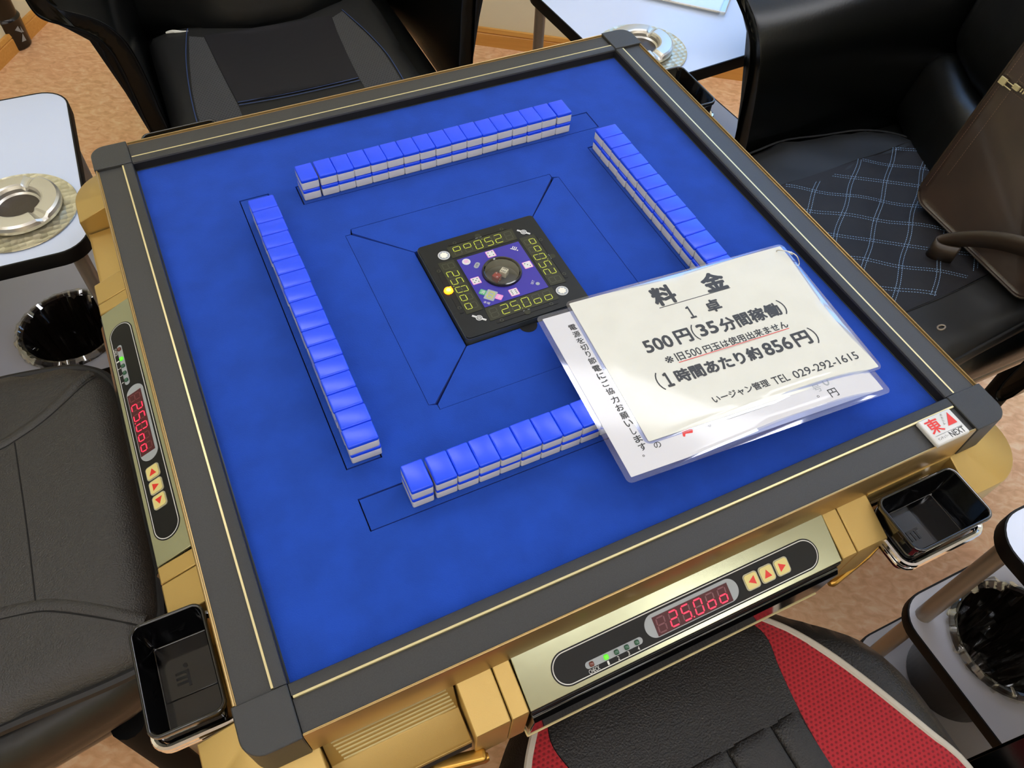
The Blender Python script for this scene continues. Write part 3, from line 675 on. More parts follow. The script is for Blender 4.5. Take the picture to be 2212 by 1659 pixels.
def mm(O, ex, ey, a, b_): p = O + ex * (a / 1000) + ey * (b_ / 1000); return (p.x, p.y)


U_O, U_EX, U_EY = Vector((-0.0049, -0.1035)), Vector((0.9987, -0.0507)), Vector((-0.0507, -0.9987))
ZU, ZS = 0.7598, 0.7612
ir = lambda a0, a1, b0, b1, r: rrect(a0, a1, b0, b1, r, 4)
us = thing('laminated_notice', 'white laminated notice with vertical lettering, under the fee sign', 'sign', (0, 0, 0))
mb = MB(); sheet(mb, U_O, U_EX, U_EY, ir(0, 331.5, 0, 237, 6), ZU - 0.0006, 0.0004, 0); mb.build('laminate', 'film', us)
mb = MB(); sheet(mb, U_O, U_EX, U_EY, ir(6, 324, 6, 231, 1), ZU - 0.0001, 0.0003, 0); mb.build('paper', 'paper2', us)
mb = MB(); Uq = lambda a, b_: mm(U_O, U_EX, U_EY, a, b_)
cs = '電源を切り節電にご協力お願いします'; ys = [29.5, 40.5, 51.0, 61.5, 71.5, 82.0, 93.5, 104.5, 115.5, 127.0, 139.0, 150.0, 161.0, 171.5, 182.0, 192.5, 203.0]
for c, y in zip(cs, ys): put_text(mb, c, Uq(29.5, y), Uq(38.3, y - 0.1), ZU + 0.00035, 0, 0.02, h=0.0088 if c not in 'りし' else 0.0092) if c not in 'りし' else put_text(mb, c, Uq(31.2, y), Uq(36.6, y), ZU + 0.00035, 0, 0.02, h=0.009)
put_text(mb, '。', Uq(28.5, 213), Uq(31.0, 213), ZU + 0.00035, 0, 0.01); put_text(mb, 'の', Uq(45.5, 206.4), Uq(53.5, 206.4), ZU + 0.00035, 0, 0.01)
put_text(mb, '円', Uq(260.5, 216), Uq(271, 216), ZU + 0.00035, 0, 0.01); put_text(mb, '。', Uq(245, 214.5), Uq(248, 214.5), ZU + 0.00035, 0); put_text(mb, '号', Uq(247, 204.5), Uq(257, 204.5), ZU + 0.00035, 2); put_text(mb, '0', Uq(262, 199.5), Uq(270, 199.5), ZU + 0.00035, 2)
for a in ((135, 190, 199, 205),):
    q = [Uq(x, y) for x, y in rrect(a[0], a[1], a[2], a[3], 2.5, 3)]; mb.tube([(x, y, ZU + 0.0003) for x, y in q], 0.0002, 4, 2, closed=True)
mb.prism([Uq(x, y) for x, y in ((80, 207), (82, 200.5), (90, 200), (94, 203), (92, 206.5), (84, 205), (82, 208))][::-1], ZU + 0.0003, ZU + 0.0004, 1); put_text(mb, '。', Uq(112, 205), Uq(115, 205), ZU + 0.00035, 2)
sag_all(mb, 0); mb.build('lettering', ['ink', 'redink', 'grey'], us, smooth=0)
fs = thing('fee_sign', 'cream fee sign with large black Japanese lettering, lying on top', 'sign', (0, 0, 0))
mb = MB(); sheet(mb, S_O, S_EX, S_EY, ir(-2, 302, -3, 209, 7), ZS - 0.0008, 0.0003, 0); mb.build('laminate', 'film', fs)
mb = MB(); sheet(mb, S_O, S_EX, S_EY, ir(2, 297.5, 1, 206, 1.5), ZS - 0.0004, 0.0003, 0); mb.build('paper', 'paper', fs)
mb = MB(); zt = ZS + 0.0001; Q = lambda a, b_: mm(S_O, S_EX, S_EY, a, b_)
for t, a, b_, y, bo, h in (('料', 99, 129.5, 27.6, 0.045, 0.0305), ('金', 167.5, 199, 27.6, 0.045, 0.0305), ('１', 128.5, 136.5, 61.8, 0.03, 0.019), ('卓', 153.5, 173, 61.8, 0.035, 0.0195),
                           ('500', 55.5, 91.5, 91.8, 0.03, 0.0185), ('円', 96.5, 117, 91.2, 0.035, 0.0205), ('（', 119.0, 124.5, 91, 0.0, 0.024), ('35', 126.5, 152, 90.6, 0.03, 0.0185), ('分間稼働', 155, 236.5, 92.4, 0.04, None), ('）', 238.5, 244.5, 92, 0.0, 0.024),
                           ('※', 69.5, 79.5, 116.6, 0.01, None), ('旧', 83, 94, 116.2, 0.02, 0.0115), ('500', 96.5, 115.5, 116.3, 0.01, 0.0108), ('円玉は使用出来ません', 119, 231.5, 116.7, 0.025, None),
                           ('（', 46.0, 51.5, 140.5, 0.0, 0.025), ('１', 55.5, 64, 141.2, 0.05, 0.020), ('時間あたり約', 69.5, 180, 141.2, 0.045, None), ('856', 184, 220.5, 141.4, 0.03, 0.0185), ('円', 224.5, 246, 142, 0.035, 0.0205), ('）', 249.0, 255, 142.5, 0.0, 0.025),
                           ('いージャン管理', 93, 164.5, 182.4, 0.025, None), ('TEL', 169.5, 190, 183.2, 0.008, 0.0105), ('029-292-1615', 196, 283, 183.9, 0.008, 0.0105)):
    put_text(mb, t, Q(a, y), Q(b_, y), zt, 0, bo, h=h)
mb.prism([Q(100.2, 44.6), Q(100.2, 43.6), Q(198, 42.8), Q(198, 43.8)][::-1], zt - 0.0001, zt, 0); mb.prism([Q(83, 124.2), Q(83, 123.4), Q(230, 123.0), Q(230, 123.8)][::-1], zt - 0.0001, zt, 1)
sag_all(mb, 0); mb.build('lettering', ['ink', 'redink'], fs, smooth=0)
mb = MB(); pts = [(288, 8, .0012), (293, 14, .0045), (299, 20, .0052), (304, 27, .003), (306, 33, -.004), (303, 34.5, -.006), (298, 27, -.0045), (292, 17, -.0035), (288, 9.5, -.002)]
mb.tube([(*Q(a, b_), ZS + c) for a, b_, c in spline(pts, 4, True)], 0.0007, 6, closed=True); mb.tube([(*Q(a, b_), ZS + 0.005) for a, b_ in ((296, 18), (299, 24), (297.5, 21), (300, 19.5))], 0.0008, 6)
tag(mb.build('binding_ring', 'steel'), 'small metal ring through the corner of the fee sign', 'ring')


# ------------------------------------------------------------------ armchairs and their seat cushions
def make_chair():
    """faces -y; origin on the floor below the middle of the seat front"""
    t = thing('armchair', '', 'chair')
    mb = MB(); mb.rbox(0.302, 0.37, 0.055, 0.045, Matrix.Translation((0, 0.37, 0.370)), inner=6, puff=lambda p: Vector((p.x * (1 - 0.24 * max(0, (-p.y - 0.10) / 0.27) ** 1.5), p.y, p.z + (0.012 * (1 - (p.x / 0.3) ** 2) * (1 - (p.y / 0.38) ** 2) if p.z > 0 else 0)))); mb.build('seat', 'leather', t)
    mb = MB(); mb.rbox(0.292, 0.34, 0.016, 0.014, Matrix.Translation((0, 0.375, 0.306)), inner=5, puff=lambda p: Vector((p.x * (1 - 0.24 * max(0, (-p.y - 0.08) / 0.26) ** 1.5), p.y, p.z))); mb.build('seat_frame', 'black', t)
    inner = [(0.292, 0.325), (0.302, 0.45), (0.306, 0.55), (0.312, 0.61), (0.321, 0.645), (0.337, 0.672), (0.360, 0.692), (0.388, 0.706), (0.410, 0.717), (0.420, 0.735), (0.424, 0.775), (0.432, 0.792)]
    outer = [(0.446, 0.790), (0.450, 0.772), (0.449, 0.735), (0.445, 0.713), (0.437, 0.700), (0.419, 0.690), (0.393, 0.676), (0.371, 0.660), (0.354, 0.640), (0.346, 0.610), (0.341, 0.55), (0.334, 0.325)]
    prof = inner + outer
    for s in (-1, 1):
        mb = MB(); rings = []
        for y, sc_, dz in ((0.262, 0.86, 0), (0.254, 0.94, 0), (0.252, 0.97, 0), (0.26, 1, 0), (0.34, 1, 0), (0.46, 1, 0.004), (0.58, 1, 0.012), (0.68, 1, 0.025), (0.76, 1, 0.045), (0.80, 1, 0.06), (0.805, 0.8, 0.06)):
            q = []
            for i, (a, z) in enumerate(prof):
                j = len(prof) - 1 - i; b_, zb = prof[j]; ma, mz = (a + b_) / 2, (z + zb) / 2
                bow = -0.055 * max(0, (y - 0.48) / 0.3) ** 2
                q.append((s * (ma + (a - ma) * sc_ + bow), y, mz + (z - mz) * sc_ + dz))
            rings.append(q if s > 0 else q[::-1])
        mb.loops(rings); o = mb.build('armrest', 'gloss_leather', t, smooth=50)
        ss = o.modifiers.new('smooth', 'SUBSURF'); ss.levels = 1; ss.render_levels = 2
    tilt = Matrix.Translation((0, 0.66, 0.40)) @ Matrix.Rotation(radians(-19), 4, 'X')
    mb = MB(); mb.rbox(0.315, 0.055, 0.085, 0.05, tilt @ Matrix.Translation((0, 0.01, 0.10)), inner=5, puff=lambda p: Vector((p.x, p.y - (0.03 * (1 - (p.x / 0.3) ** 2) if p.y < 0 else 0), p.z))); mb.build('lumbar_pad', 'leather', t)
    mb = MB(); mb.rbox(0.325, 0.055, 0.25, 0.05, tilt @ Matrix.Translation((0, 0.015, 0.43)), inner=6, puff=lambda p: Vector((p.x * (1 + 0.10 * (p.z / 0.25)), p.y - (0.045 * (1 - (p.x / 0.34) ** 2) * (1 - (p.z / 0.26) ** 2) if p.y < 0 else 0), p.z))); mb.build('backrest', 'leather', t)
    for x in (-1, 1):
        for y in (0.165, 0.60):
            mb = MB(); mb.tube([(x * 0.268, y, 0.31), (x * 0.272, y, 0.0)], 0.023, 14); mb.build('leg', 'legblack', t)
    return t


chair0 = make_chair()
CH = [('black leather armchair at the far side with blue-stitched cushion', (-0.022, 0.622, 0), 0.0), ('black leather armchair on the right holding the brown bag', (0.478, 0.066, 0), -pi / 2),
      ('black armchair at the front under the red and black cushion', (0.0, -0.505, 0), pi), ('black armchair at the left under the plain black cushion', (-0.462, 0.076, 0), pi / 2)]
for i, (lab, loc, rz) in enumerate(CH):
    o = chair0 if i == 0 else copy_tree(chair0)
    o.location = loc; o.rotation_euler = (0, 0, rz); tag(o, lab, 'chair', 'armchairs around the mahjong table')
    for c in o.children:
        kind = c.name.split('.')[0]
        if i == 0 and kind in ('lumbar_pad', 'backrest'):
            c.data = c.data.copy()                                   # a rounder, more worn back pad on the far chair
            for v in c.data.vertices: v.co.y -= 0.085 * max(0, 1 - (v.co.x / 0.26) ** 2)
        if i == 0 and kind == 'armrest' and sum(v.co.x for v in c.data.vertices) > 0: c.location.x = 0.028
        if i == 1 and kind == 'armrest':
            if sum(v.co.x for v in c.data.vertices) > 0: c.location = (0.035, 0.125, 0)
            else:
                c.data = c.data.copy()
                for v in c.data.vertices: v.co.x -= 0.045 * max(0, (v.co.z - 0.46) / 0.3)
        if i == 2 and kind == 'armrest': c.location.y = -0.055
        if i == 3 and kind == 'armrest': c.location.y = 0.10


class Pad:
    """seat cushion from a smooth outline, domed top"""
    def __init__(s, out, zb, zt, r, puff): s.o = [Vector(p) for p in out]; s.zb, s.zt, s.r, s.puff = zb, zt, r, puff

    def dist(s, p):
        d = 9
        for i in range(len(s.o)):
            a, b_ = s.o[i - 1], s.o[i]; e = b_ - a; t = max(0, min(1, (p - a).dot(e) / max(e.length_squared, 1e-12))); d = min(d, (a + e * t - p).length)
        return d

    def top(s, x, y):
        d = min(1, s.dist(Vector((x, y))) / s.r); return s.zb + (s.zt - s.zb) * (0.35 + 0.65 * sqrt(1 - (1 - d) ** 2)) + s.puff(x, y)

    def patch(s, mb, out, off, step=0.014, m=0, side=True, bottom=None):
        P = [Vector(p) for p in out]; xs = [p.x for p in P]; ys = [p.y for p in P]; ins = []
        x = min(xs) + step / 2
        while x < max(xs):
            y = min(ys) + step / 2
            while y < max(ys):
                p = Vector((x, y)); c = False; dm = 9
                for i in range(len(P)):
                    a, b_ = P[i - 1], P[i]
                    if (a.y > y) != (b_.y > y) and x < (b_.x - a.x) * (y - a.y) / (b_.y - a.y) + a.x: c = not c
                    e = b_ - a; t = max(0, min(1, (p - a).dot(e) / max(e.length_squared, 1e-12))); dm = min(dm, (a + e * t - p).length)
                if c and dm > step * 0.35: ins.append(p)
                y += step
            x += step
        r = delaunay_2d_cdt(P + ins, [], [list(range(len(P)))], 1, 1e-6)
        V = [mb.V((p.x, p.y, s.top(p.x, p.y) + off)) for p in r[0]]; ed = {}
        for f in r[2]:
            a, b_, c = [r[0][i] for i in f[:3]]; f = list(f)
            if (b_ - a).cross(c - a) < 0: f = f[::-1]
            mb.face([V[i] for i in f], m)
            for i in range(len(f)): ed[(f[i], f[(i + 1) % len(f)])] = 1
        bnd = [(a, b_) for a, b_ in ed if (b_, a) not in ed]; low = {}
        for a, b_ in bnd:
            for i in (a, b_):
                if i not in low: low[i] = mb.V((r[0][i].x, r[0][i].y, bottom if bottom is not None else V[i].co.z - abs(off) - 0.001))
            mb.face((V[b_], V[a], low[a], low[b_]), m)

    def line(s, mb, pts, r, m=0, off=0.0, n=5, closed=False, flat=0.5):
        mb.tube([(x, y, s.top(x, y) + off) for x, y in spline(pts, n, closed)], r, 6, m, closed, flat)

    def dashes(s, mb, pts, dash, gap, wd, off):
        P = [Vector(p) for p in spline(pts, 8)]; acc = 0; i = 0; L = [0]
        for a, b_ in zip(P, P[1:]): L.append(L[-1] + (b_ - a).length)

        def at(t):
            for i in range(len(L) - 1):
                if t <= L[i + 1] or i == len(L) - 2: return P[i].lerp(P[i + 1], (t - L[i]) / max(L[i + 1] - L[i], 1e-9))
        t = 0
        while t + dash < L[-1]:
            a, b_ = at(t), at(t + dash); d = (b_ - a).normalized(); n = Vector((-d.y, d.x)) * wd / 2
            za, zb = s.top(a.x, a.y) + off, s.top(b_.x, b_.y) + off
            mb.poly([(a.x - n.x, a.y - n.y, za), (b_.x - n.x, b_.y - n.y, zb), (b_.x + n.x, b_.y + n.y, zb), (a.x + n.x, a.y + n.y, za)]); t += dash + gap


# near cushion: red mesh and black leather
wob = lambda x, y: 0
oR = [(0.10, -0.405), (0.155, -0.428), (0.190, -0.452), (0.215, -0.476), (0.244, -0.501), (0.272, -0.531), (0.288, -0.566), (0.296, -0.605), (0.297, -0.65), (0.295, -0.71), (0.29, -0.80), (0.275, -0.86), (0.22, -0.89)]
out = spline(oR + [(-x, y) for x, y in oR[::-1]], 4, True)
pn = Pad(out, 0.428, 0.482, 0.05, lambda x, y: 0.010 * max(0, (abs(x) - 0.12) / 0.16) - 0.004)
t = thing('seat_cushion', 'red mesh and black leather seat cushion with white piping', 'cushion')
mb = MB(); pn.patch(mb, out, 0, 0.02, bottom=0.430); mb.build('cushion_body', 'pad', t, smooth=60)
cR = [(0.128, -0.430), (0.146, -0.462), (0.151, -0.487), (0.143, -0.521), (0.135, -0.572), (0.129, -0.640), (0.124, -0.72), (0.122, -0.82)]
wR = [(0.136, -0.432), (0.160, -0.459), (0.185, -0.491), (0.207, -0.531), (0.226, -0.574), (0.242, -0.616), (0.257, -0.657), (0.274, -0.703), (0.272, -0.77), (0.25, -0.83)]
for s in (1, -1):
    a, b_ = spline(cR, 4), spline(wR, 4); o = [(s * x, y) for x, y in a] + [(s * x, y) for x, y in b_[::-1]]
    mb = MB(); pn.patch(mb, o, 0.0022, 0.012); mb.build('mesh_panel', 'redmesh', t, smooth=60)
    mb = MB(); pn.line(mb, [(s * x, y) for x, y in wR], 0.0048, off=0.002, flat=0.5); mb.build('piping', 'whitepipe', t)
ys = -0.567
mb = MB(); oc = [(x, y) for x, y in spline(cR[:5], 4)]; oc = [(-x, y) for x, y in oc[::-1]][::1] and ([(x - 0.001, y) for x, y in oc] + [(-x + 0.001, y) for x, y in oc[::-1]])
pn.patch(mb, oc, 0.0032, 0.014); mb.build('front_panel', 'pad', t, smooth=60)
P2 = Pad(out, 0.428, 0.482, 0.05, lambda x, y: 0.010 * max(0, (abs(x) - 0.12) / 0.16) - 0.004)
for x0, x1 in ((-0.131, -0.0935), (-0.0920, -0.0320), (-0.0305, 0.0290), (0.0305, 0.0915), (0.0930, 0.131)):
    ro = rrect(x0, x1, -0.82, ys - 0.0015, 0.006, 3); q = Pad(ro, 0, 0.006, 0.012, wob)
    mb = MB(); pz = Pad(out, 0.428, 0.482, 0.05, lambda x, y, q=q: 0.010 * max(0, (abs(x) - 0.12) / 0.16) - 0.004 + q.top(x, y) * 1.0)
    pz.patch(mb, ro, 0.0005, 0.011); mb.build('channel_panel', 'pad', t, smooth=60)

# left cushion: plain black with seams and piping
oL = [(-0.530, -0.115), (-0.522, -0.03), (-0.519, 0.077), (-0.521, 0.20), (-0.524, 0.257), (-0.535, 0.293), (-0.552, 0.313), (-0.577, 0.329), (-0.62, 0.340), (-0.70, 0.350), (-0.85, 0.352), (-0.93, 0.33), (-0.955, 0.25), (-0.96, 0.08), (-0.955, -0.09), (-0.93, -0.17), (-0.85, -0.19), (-0.70, -0.188), (-0.60, -0.187), (-0.555, -0.180), (-0.538, -0.155)]
out = spline(oL, 4, True)
pn = Pad(out, 0.426, 0.465, 0.055, lambda x, y: 0.006 * max(0, 1 - ((y - 0.075) / 0.2) ** 2))
t = thing('seat_cushion', 'plain black leather seat cushion with curved seams and fabric edging', 'cushion')
mb = MB(); pn.patch(mb, out, 0, 0.018, bottom=0.428); mb.build('cushion_body', 'padlit', t, smooth=60)
mb = MB(); mb.tube([(x, y, 0.4385) for x, y in out], 0.0075, 8, closed=True); mb.build('piping', 'piping', t)
mb = MB()
for L in ([(-0.545, 0.285), (-0.587, 0.248), (-0.623, 0.221), (-0.663, 0.201), (-0.690, 0.193), (-0.76, 0.19)], [(-0.664, 0.198), (-0.662, 0.098), (-0.662, 0.012), (-0.664, -0.073)], [(-0.76, -0.058), (-0.709, -0.064), (-0.664, -0.073), (-0.638, -0.085), (-0.604, -0.106), (-0.545, -0.145)]): pn.line(mb, L, 0.0010, off=0.0002)
mb.build('seam', 'seam', t)
for L, w0 in (([(-0.552, 0.2955), (-0.592, 0.257), (-0.626, 0.2295), (-0.665, 0.209), (-0.692, 0.2015), (-0.76, 0.198)], 0), ([(-0.76, -0.050), (-0.709, -0.056), (-0.662, -0.065), (-0.634, -0.077), (-0.600, -0.098), (-0.548, -0.134)], 0)): mb = MB(); pn.line(mb, L, 0.0075, off=0.0004, flat=0.28); mb.build('welt', 'padlit', t)

# far cushion: black with mesh wedges and blue thread
oB = [(-0.318, 0.64), (-0.319, 0.864), (-0.315, 0.965), (-0.311, 1.072), (-0.306, 1.18), (-0.29, 1.21), (-0.2, 1.22), (0.12, 1.22), (0.205, 1.21), (0.222, 1.17), (0.219, 1.075), (0.214, 0.965), (0.214, 0.846), (0.212, 0.64), (0.16, 0.625), (-0.26, 0.625)]
out = spline(oB, 4, True)
pn = Pad(out, 0.426, 0.466, 0.03, lambda x, y: -0.004 * max(0, 1 - ((x + 0.05) / 0.15) ** 2))
t = thing('seat_cushion', 'black fabric seat cushion with blue seams on the far armchair', 'cushion')
mb = MB(); pn.patch(mb, out[::-1], 0, 0.02, bottom=0.428); mb.build('cushion_body', 'padsoft', t, smooth=60)
for P in ([(-0.219, 1.16), (-0.240, 1.051), (-0.256, 0.95), (-0.263, 0.874), (-0.265, 0.80), (-0.182, 0.80), (-0.181, 0.87), (-0.184, 0.95), (-0.187, 1.036), (-0.189, 1.145)], [(0.097, 1.122), (0.088, 1.05), (0.081, 0.96), (0.077, 0.869), (0.077, 0.80), (0.155, 0.80), (0.158, 0.90), (0.157, 0.96), (0.147, 1.032), (0.127, 1.14)]):
    mb = MB(); pn.patch(mb, P, 0.0012, 0.016); mb.build('mesh_panel', 'blackmesh', t, smooth=60)
mb = MB(); pn.patch(mb, [(-0.180, 0.878), (0.076, 0.874), (0.081, 0.96), (0.088, 1.05), (0.096, 1.13), (-0.188, 1.15), (-0.186, 1.036), (-0.183, 0.95)], 0.0020, 0.016); mb.build('center_panel', 'padfab', t, smooth=60)
mb = MB()
for L in ([(-0.215, 1.19), (-0.224, 1.16), (-0.245, 1.062), (-0.260, 0.955), (-0.268, 0.863), (-0.27, 0.80)], [(0.128, 1.145), (0.150, 1.038), (0.161, 0.955), (0.163, 0.90), (0.160, 0.80)]): pn.line(mb, L, 0.0012, off=0.0022)
for dy in (0, 0.010): pn.line(mb, [(-0.179, 0.870 + dy), (-0.12, 0.868 + dy), (-0.064, 0.866 + dy), (0.0, 0.865 + dy), (0.075, 0.863 + dy)], 0.0012, off=0.0028)
mb.build('blue_seam', 'bluethread', t)

# right cushion: quilted in pale blue
oQ = [(0.50, 0.35), (0.62, 0.357), (0.726, 0.357), (0.825, 0.362), (0.942, 0.340), (1.030, 0.313), (1.068, 0.280), (1.082, 0.244), (1.092, 0.19), (1.10, 0.07), (1.095, -0.06), (1.08, -0.12), (1.03, -0.18), (0.95, -0.212), (0.892, -0.219), (0.80, -0.226), (0.723, -0.233), (0.62, -0.235), (0.50, -0.23), (0.485, -0.18), (0.485, 0.06), (0.485, 0.30)]
out = spline(oQ, 4, True)
pn = Pad(out, 0.426, 0.466, 0.05, lambda x, y: 0.0025 * sin(x * 37) * sin(y * 31 + 1))
t = thing('seat_cushion', 'black seat cushion quilted with pale blue double stitching', 'cushion')
mb = MB(); pn.patch(mb, out[::-1], 0, 0.02, bottom=0.428); mb.build('cushion_body', 'padsoft', t, smooth=60)
qp = [(0.50, -0.116), (0.721, -0.118), (0.83, -0.116), (1.006, -0.10), (1.085, -0.095), (1.092, 0.0), (1.088, 0.14), (1.077, 0.245), (0.908, 0.236), (0.721, 0.231), (0.50, 0.231)]
mb = MB(); pn.patch(mb, qp, 0.0012, 0.02); mb.build('quilted_panel', 'padfab', t, smooth=60)
mb = MB(); pn.line(mb, [(0.50, 0.2325), (0.721, 0.2325), (0.908, 0.2375), (1.077, 0.2465)], 0.0012, off=0.0008); pn.line(mb, [(0.50, -0.1175), (0.721, -0.1195), (0.83, -0.1175), (1.006, -0.1015), (1.09, -0.096)], 0.0012, off=0.0008); pn.line(mb, [(x * 0.993 + 0.005, y * 0.985) for x, y in oQ], 0.0025, off=0.004, closed=True, n=4); mb.build('seam', 'seam', t)
mb = MB(); qo, qa, qb = Vector((0.8145, 0.158)), Vector((0.0515, -0.0362)), Vector((-0.0460, -0.0392))


def inq(p): return 0.52 < p.x < 1.085 and (-0.112 + max(0, (p.x - 0.83) * 0.08)) < p.y < (0.228 + max(0, (p.x - 0.72) * 0.045))


for da, db in ((qa, qb), (qb, qa)):
    nrm = Vector((-da.y, da.x)).normalized()
    for j in range(-9, 10):
        base = qo + db * j; run = []
        for k in range(-90, 91):
            p = base + da * (k / 9) + nrm * (0.0018 * sin(k * 0.31 + j * 1.7))
            if inq(p): run.append(p)
        if len(run) > 4:
            for s in (-1, 1): pn.dashes(mb, [tuple(p + nrm * s * 0.0031) for p in run[::3] + [run[-1]]], 0.0030, 0.0019, 0.0010, 0.0019)
mb.build('stitching', 'stitch', t, smooth=0)
mb = MB(); mb.tube([(0.742 + 0.008 * cos(a / 12 * 2 * pi), -0.172 + 0.0045 * sin(a / 12 * 2 * pi), pn.top(0.742, -0.172) + 0.001) for a in range(12)], 0.0015, 6, closed=True); mb.build('eyelet', 'tube', t)

# white stuffing showing at the back of the far seat
mb = MB(); mb.tube(spline([(-0.262, 1.192, 0.4665), (-0.248, 1.188, 0.469), (-0.232, 1.184, 0.4675), (-0.216, 1.182, 0.467)], 3), lambda t: 0.003 * (0.4 + sin(pi * min(1, t + 0.15)) * 0.8), 6); tag(mb.build('loose_stuffing', 'foam'), 'white stuffing at the back of the far seat cushion', 'paper')

# ------------------------------------------------------------------ brown leather bag on the right chair
t = thing('leather_bag', 'dark brown leather bag with gold zip leaning in the right armchair', 'bag', (0.912, 0.098, 0.481))
BT = Matrix.Translation((0, 0, 0)) @ Matrix.Rotation(radians(-3), 4, 'Z') @ Matrix.Rotation(radians(11), 4, 'Y')      # local: y = -width, z = up the face, x = depth


def bgm(mb): bmesh.ops.transform(mb.b, matrix=BT, verts=mb.b.verts[:])


bo = rrect(0, 0.30, 0, 0.36, 0.032, 6)
mb = MB(); rings = []
for d, ins in ((0.004, 0.010), (0.0, 0.004), (0.002, 0.0), (0.05, 0.0), (0.056, 0.004), (0.058, 0.012)):
    rings.append([(d, -(ins + a * (0.30 - 2 * ins) / 0.30), ins + z * (0.36 - 2 * ins) / 0.36) for a, z in bo])
mb.loops([r[::-1] for r in rings][::-1] if False else rings); bgm(mb); mb.build('bag_body', 'bag', t, smooth=50, bevel=0.002)
mb = MB()
for sgn in (1,): mb.tube([(0.0005, -a, z) for a, z in rrect(0.002, 0.298, 0.002, 0.358, 0.03, 6)], 0.0022, 6, closed=True); mb.tube([(0.050, -a, z) for a, z in rrect(-0.001, 0.301, -0.001, 0.361, 0.032, 6)], 0.0022, 6, closed=True)
bgm(mb); mb.build('edge_piping', 'bagstrap', t)
mb = MB()


def bdash(a0, z0, a1, z1):
    L = hypot(a1 - a0, z1 - z0); n = int(L / 0.0045)
    for i in range(n):
        p, q = i / n, (i + 0.6) / n; dx, dz = (a1 - a0) / L * 0.0004, (z1 - z0) / L * 0.0004
        P = [(a0 + (a1 - a0) * p, z0 + (z1 - z0) * p), (a0 + (a1 - a0) * q, z0 + (z1 - z0) * q)]
        mb.poly([(-0.0006, -(P[0][0] - dz), P[0][1] + dx), (-0.0006, -(P[1][0] - dz), P[1][1] + dx), (-0.0006, -(P[1][0] + dz), P[1][1] - dx), (-0.0006, -(P[0][0] + dz), P[0][1] - dx)])


for a in ((0.012, 0.035, 0.012, 0.33), (0.034, 0.075, 0.034, 0.33), (0.03, 0.012, 0.27, 0.012), (0.036, 0.243, 0.29, 0.243), (0.036, 0.262, 0.29, 0.262)): bdash(*a)
bgm(mb); mb.build('stitching', 'thread', t, smooth=0)
mb = MB()
for i in range(44):
    a = 0.044 + i * 0.0052
    for s in (-1, 1): mb.box(-0.0016, 0.0005, -a - 0.0018, -a + 0.0006, 0.2525 + (0.0002 if s > 0 else -0.0032), 0.2525 + (0.0032 if s > 0 else -0.0002))
mb.box(-0.005, -0.001, -0.046, -0.034, 0.2485, 0.2565); mb.box(-0.0055, -0.004, -0.036, -0.018, 0.2515, 0.2530); mb.box(-0.0055, -0.004, -0.036, -0.018, 0.2440, 0.2455); mb.box(-0.0065, -0.003, -0.021, -0.008, 0.2430, 0.2545)
bgm(mb); mb.build('zip', 'brass', t, bevel=0.0004)
mb = MB(); BI = BT.inverted(); hi, lo = [], []
ST_TOP = spline([(0.915, -0.24, 0.606), (0.902, -0.18, 0.598), (0.892, -0.124, 0.580), (0.882, -0.08, 0.556), (0.870, -0.046, 0.530), (0.853, -0.024, 0.508), (0.845, -0.030, 0.503), (0.852, -0.044, 0.502), (0.872, -0.060, 0.503)], 5)
for x, y, z in ST_TOP:
    hi.append((x - 0.912, y - 0.098, z - 0.481)); lo.append((x - 0.914, y - 0.098, z - 0.481 - 0.036))
P = ST_TOP
for off in (0,):
    R0 = [mb.V(p) for p in lo]; R1 = [mb.V(p) for p in hi]
    for i in range(len(P) - 1): mb.face((R0[i], R0[i + 1], R1[i + 1], R1[i]))
o = mb.build('strap', 'bagstrap', t, smooth=60); so = o.modifiers.new('thick', 'SOLIDIFY'); so.thickness = 0.0035; so.offset = 0


# ------------------------------------------------------------------ side tables, ashtrays, bins
SZ, SM, SLw, SW = 0.575, 0.300, 0.110, 0.22


def make_side_table():
    t = thing('side_table', '', 'side table'); hc = (-0.1045, -0.092)
    mb = MB(); mb.prism(rrect(-SW + 0.003, SW - 0.003, -SW + 0.003, SW - 0.003, 0.047, 8), SZ - 0.02, SZ); o = mb.build('tabletop', 'top', t)
    for nm, z, hole in (('upper', SZ, None), ('middle', SM, 1), ('lower', SLw, None)):
        if nm != 'upper':
            mb = MB(); mb.prism(rrect(-SW + 0.003, SW - 0.003, -SW + 0.003, SW - 0.003, 0.047, 8), z - 0.016, z, 0, holes=[circ(*hc, 0.0905, 40)] if hole else ()); o = mb.build('shelf', 'shelf', t)
        th = 0.024 if nm == 'upper' else 0.020
        mb = MB(); q = rrect(-SW, SW, -SW, SW, 0.05, 8); q2 = rrect(-SW + 0.0032, SW - 0.0032, -SW + 0.0032, SW - 0.0032, 0.047, 8)
        mb.loops([[(x, y, z - th) for x, y in q2], [(x, y, z - th) for x, y in q], [(x, y, z - 0.001) for x, y in q], [(x * 0.997, y * 0.997, z + 0.0006) for x, y in q], [(x, y, z + 0.0006) for x, y in q2], [(x, y, z - th) for x, y in q2]], 0, False, False); mb.build('edge_band', 'edge', o)
    for x in (-1, 1):
        for y in (-1, 1):
            mb = MB(); mb.tube([(x * 0.188, y * 0.188, 0.0), (x * 0.188, y * 0.188, SZ - 0.02)], 0.0125, 14); mb.build('leg', 'tube', t)
    return t


st0 = make_side_table()
ST = [('pale blue side table at the left with a steel ashtray', (-0.697, 0.662), radians(-2.0), 0), ('pale blue side table at the far right, behind the table corner', (0.712, 0.712), radians(4), 1), ('side table at the front right with a bin in its shelf', (0.667, -0.715), 0.0, 2)]
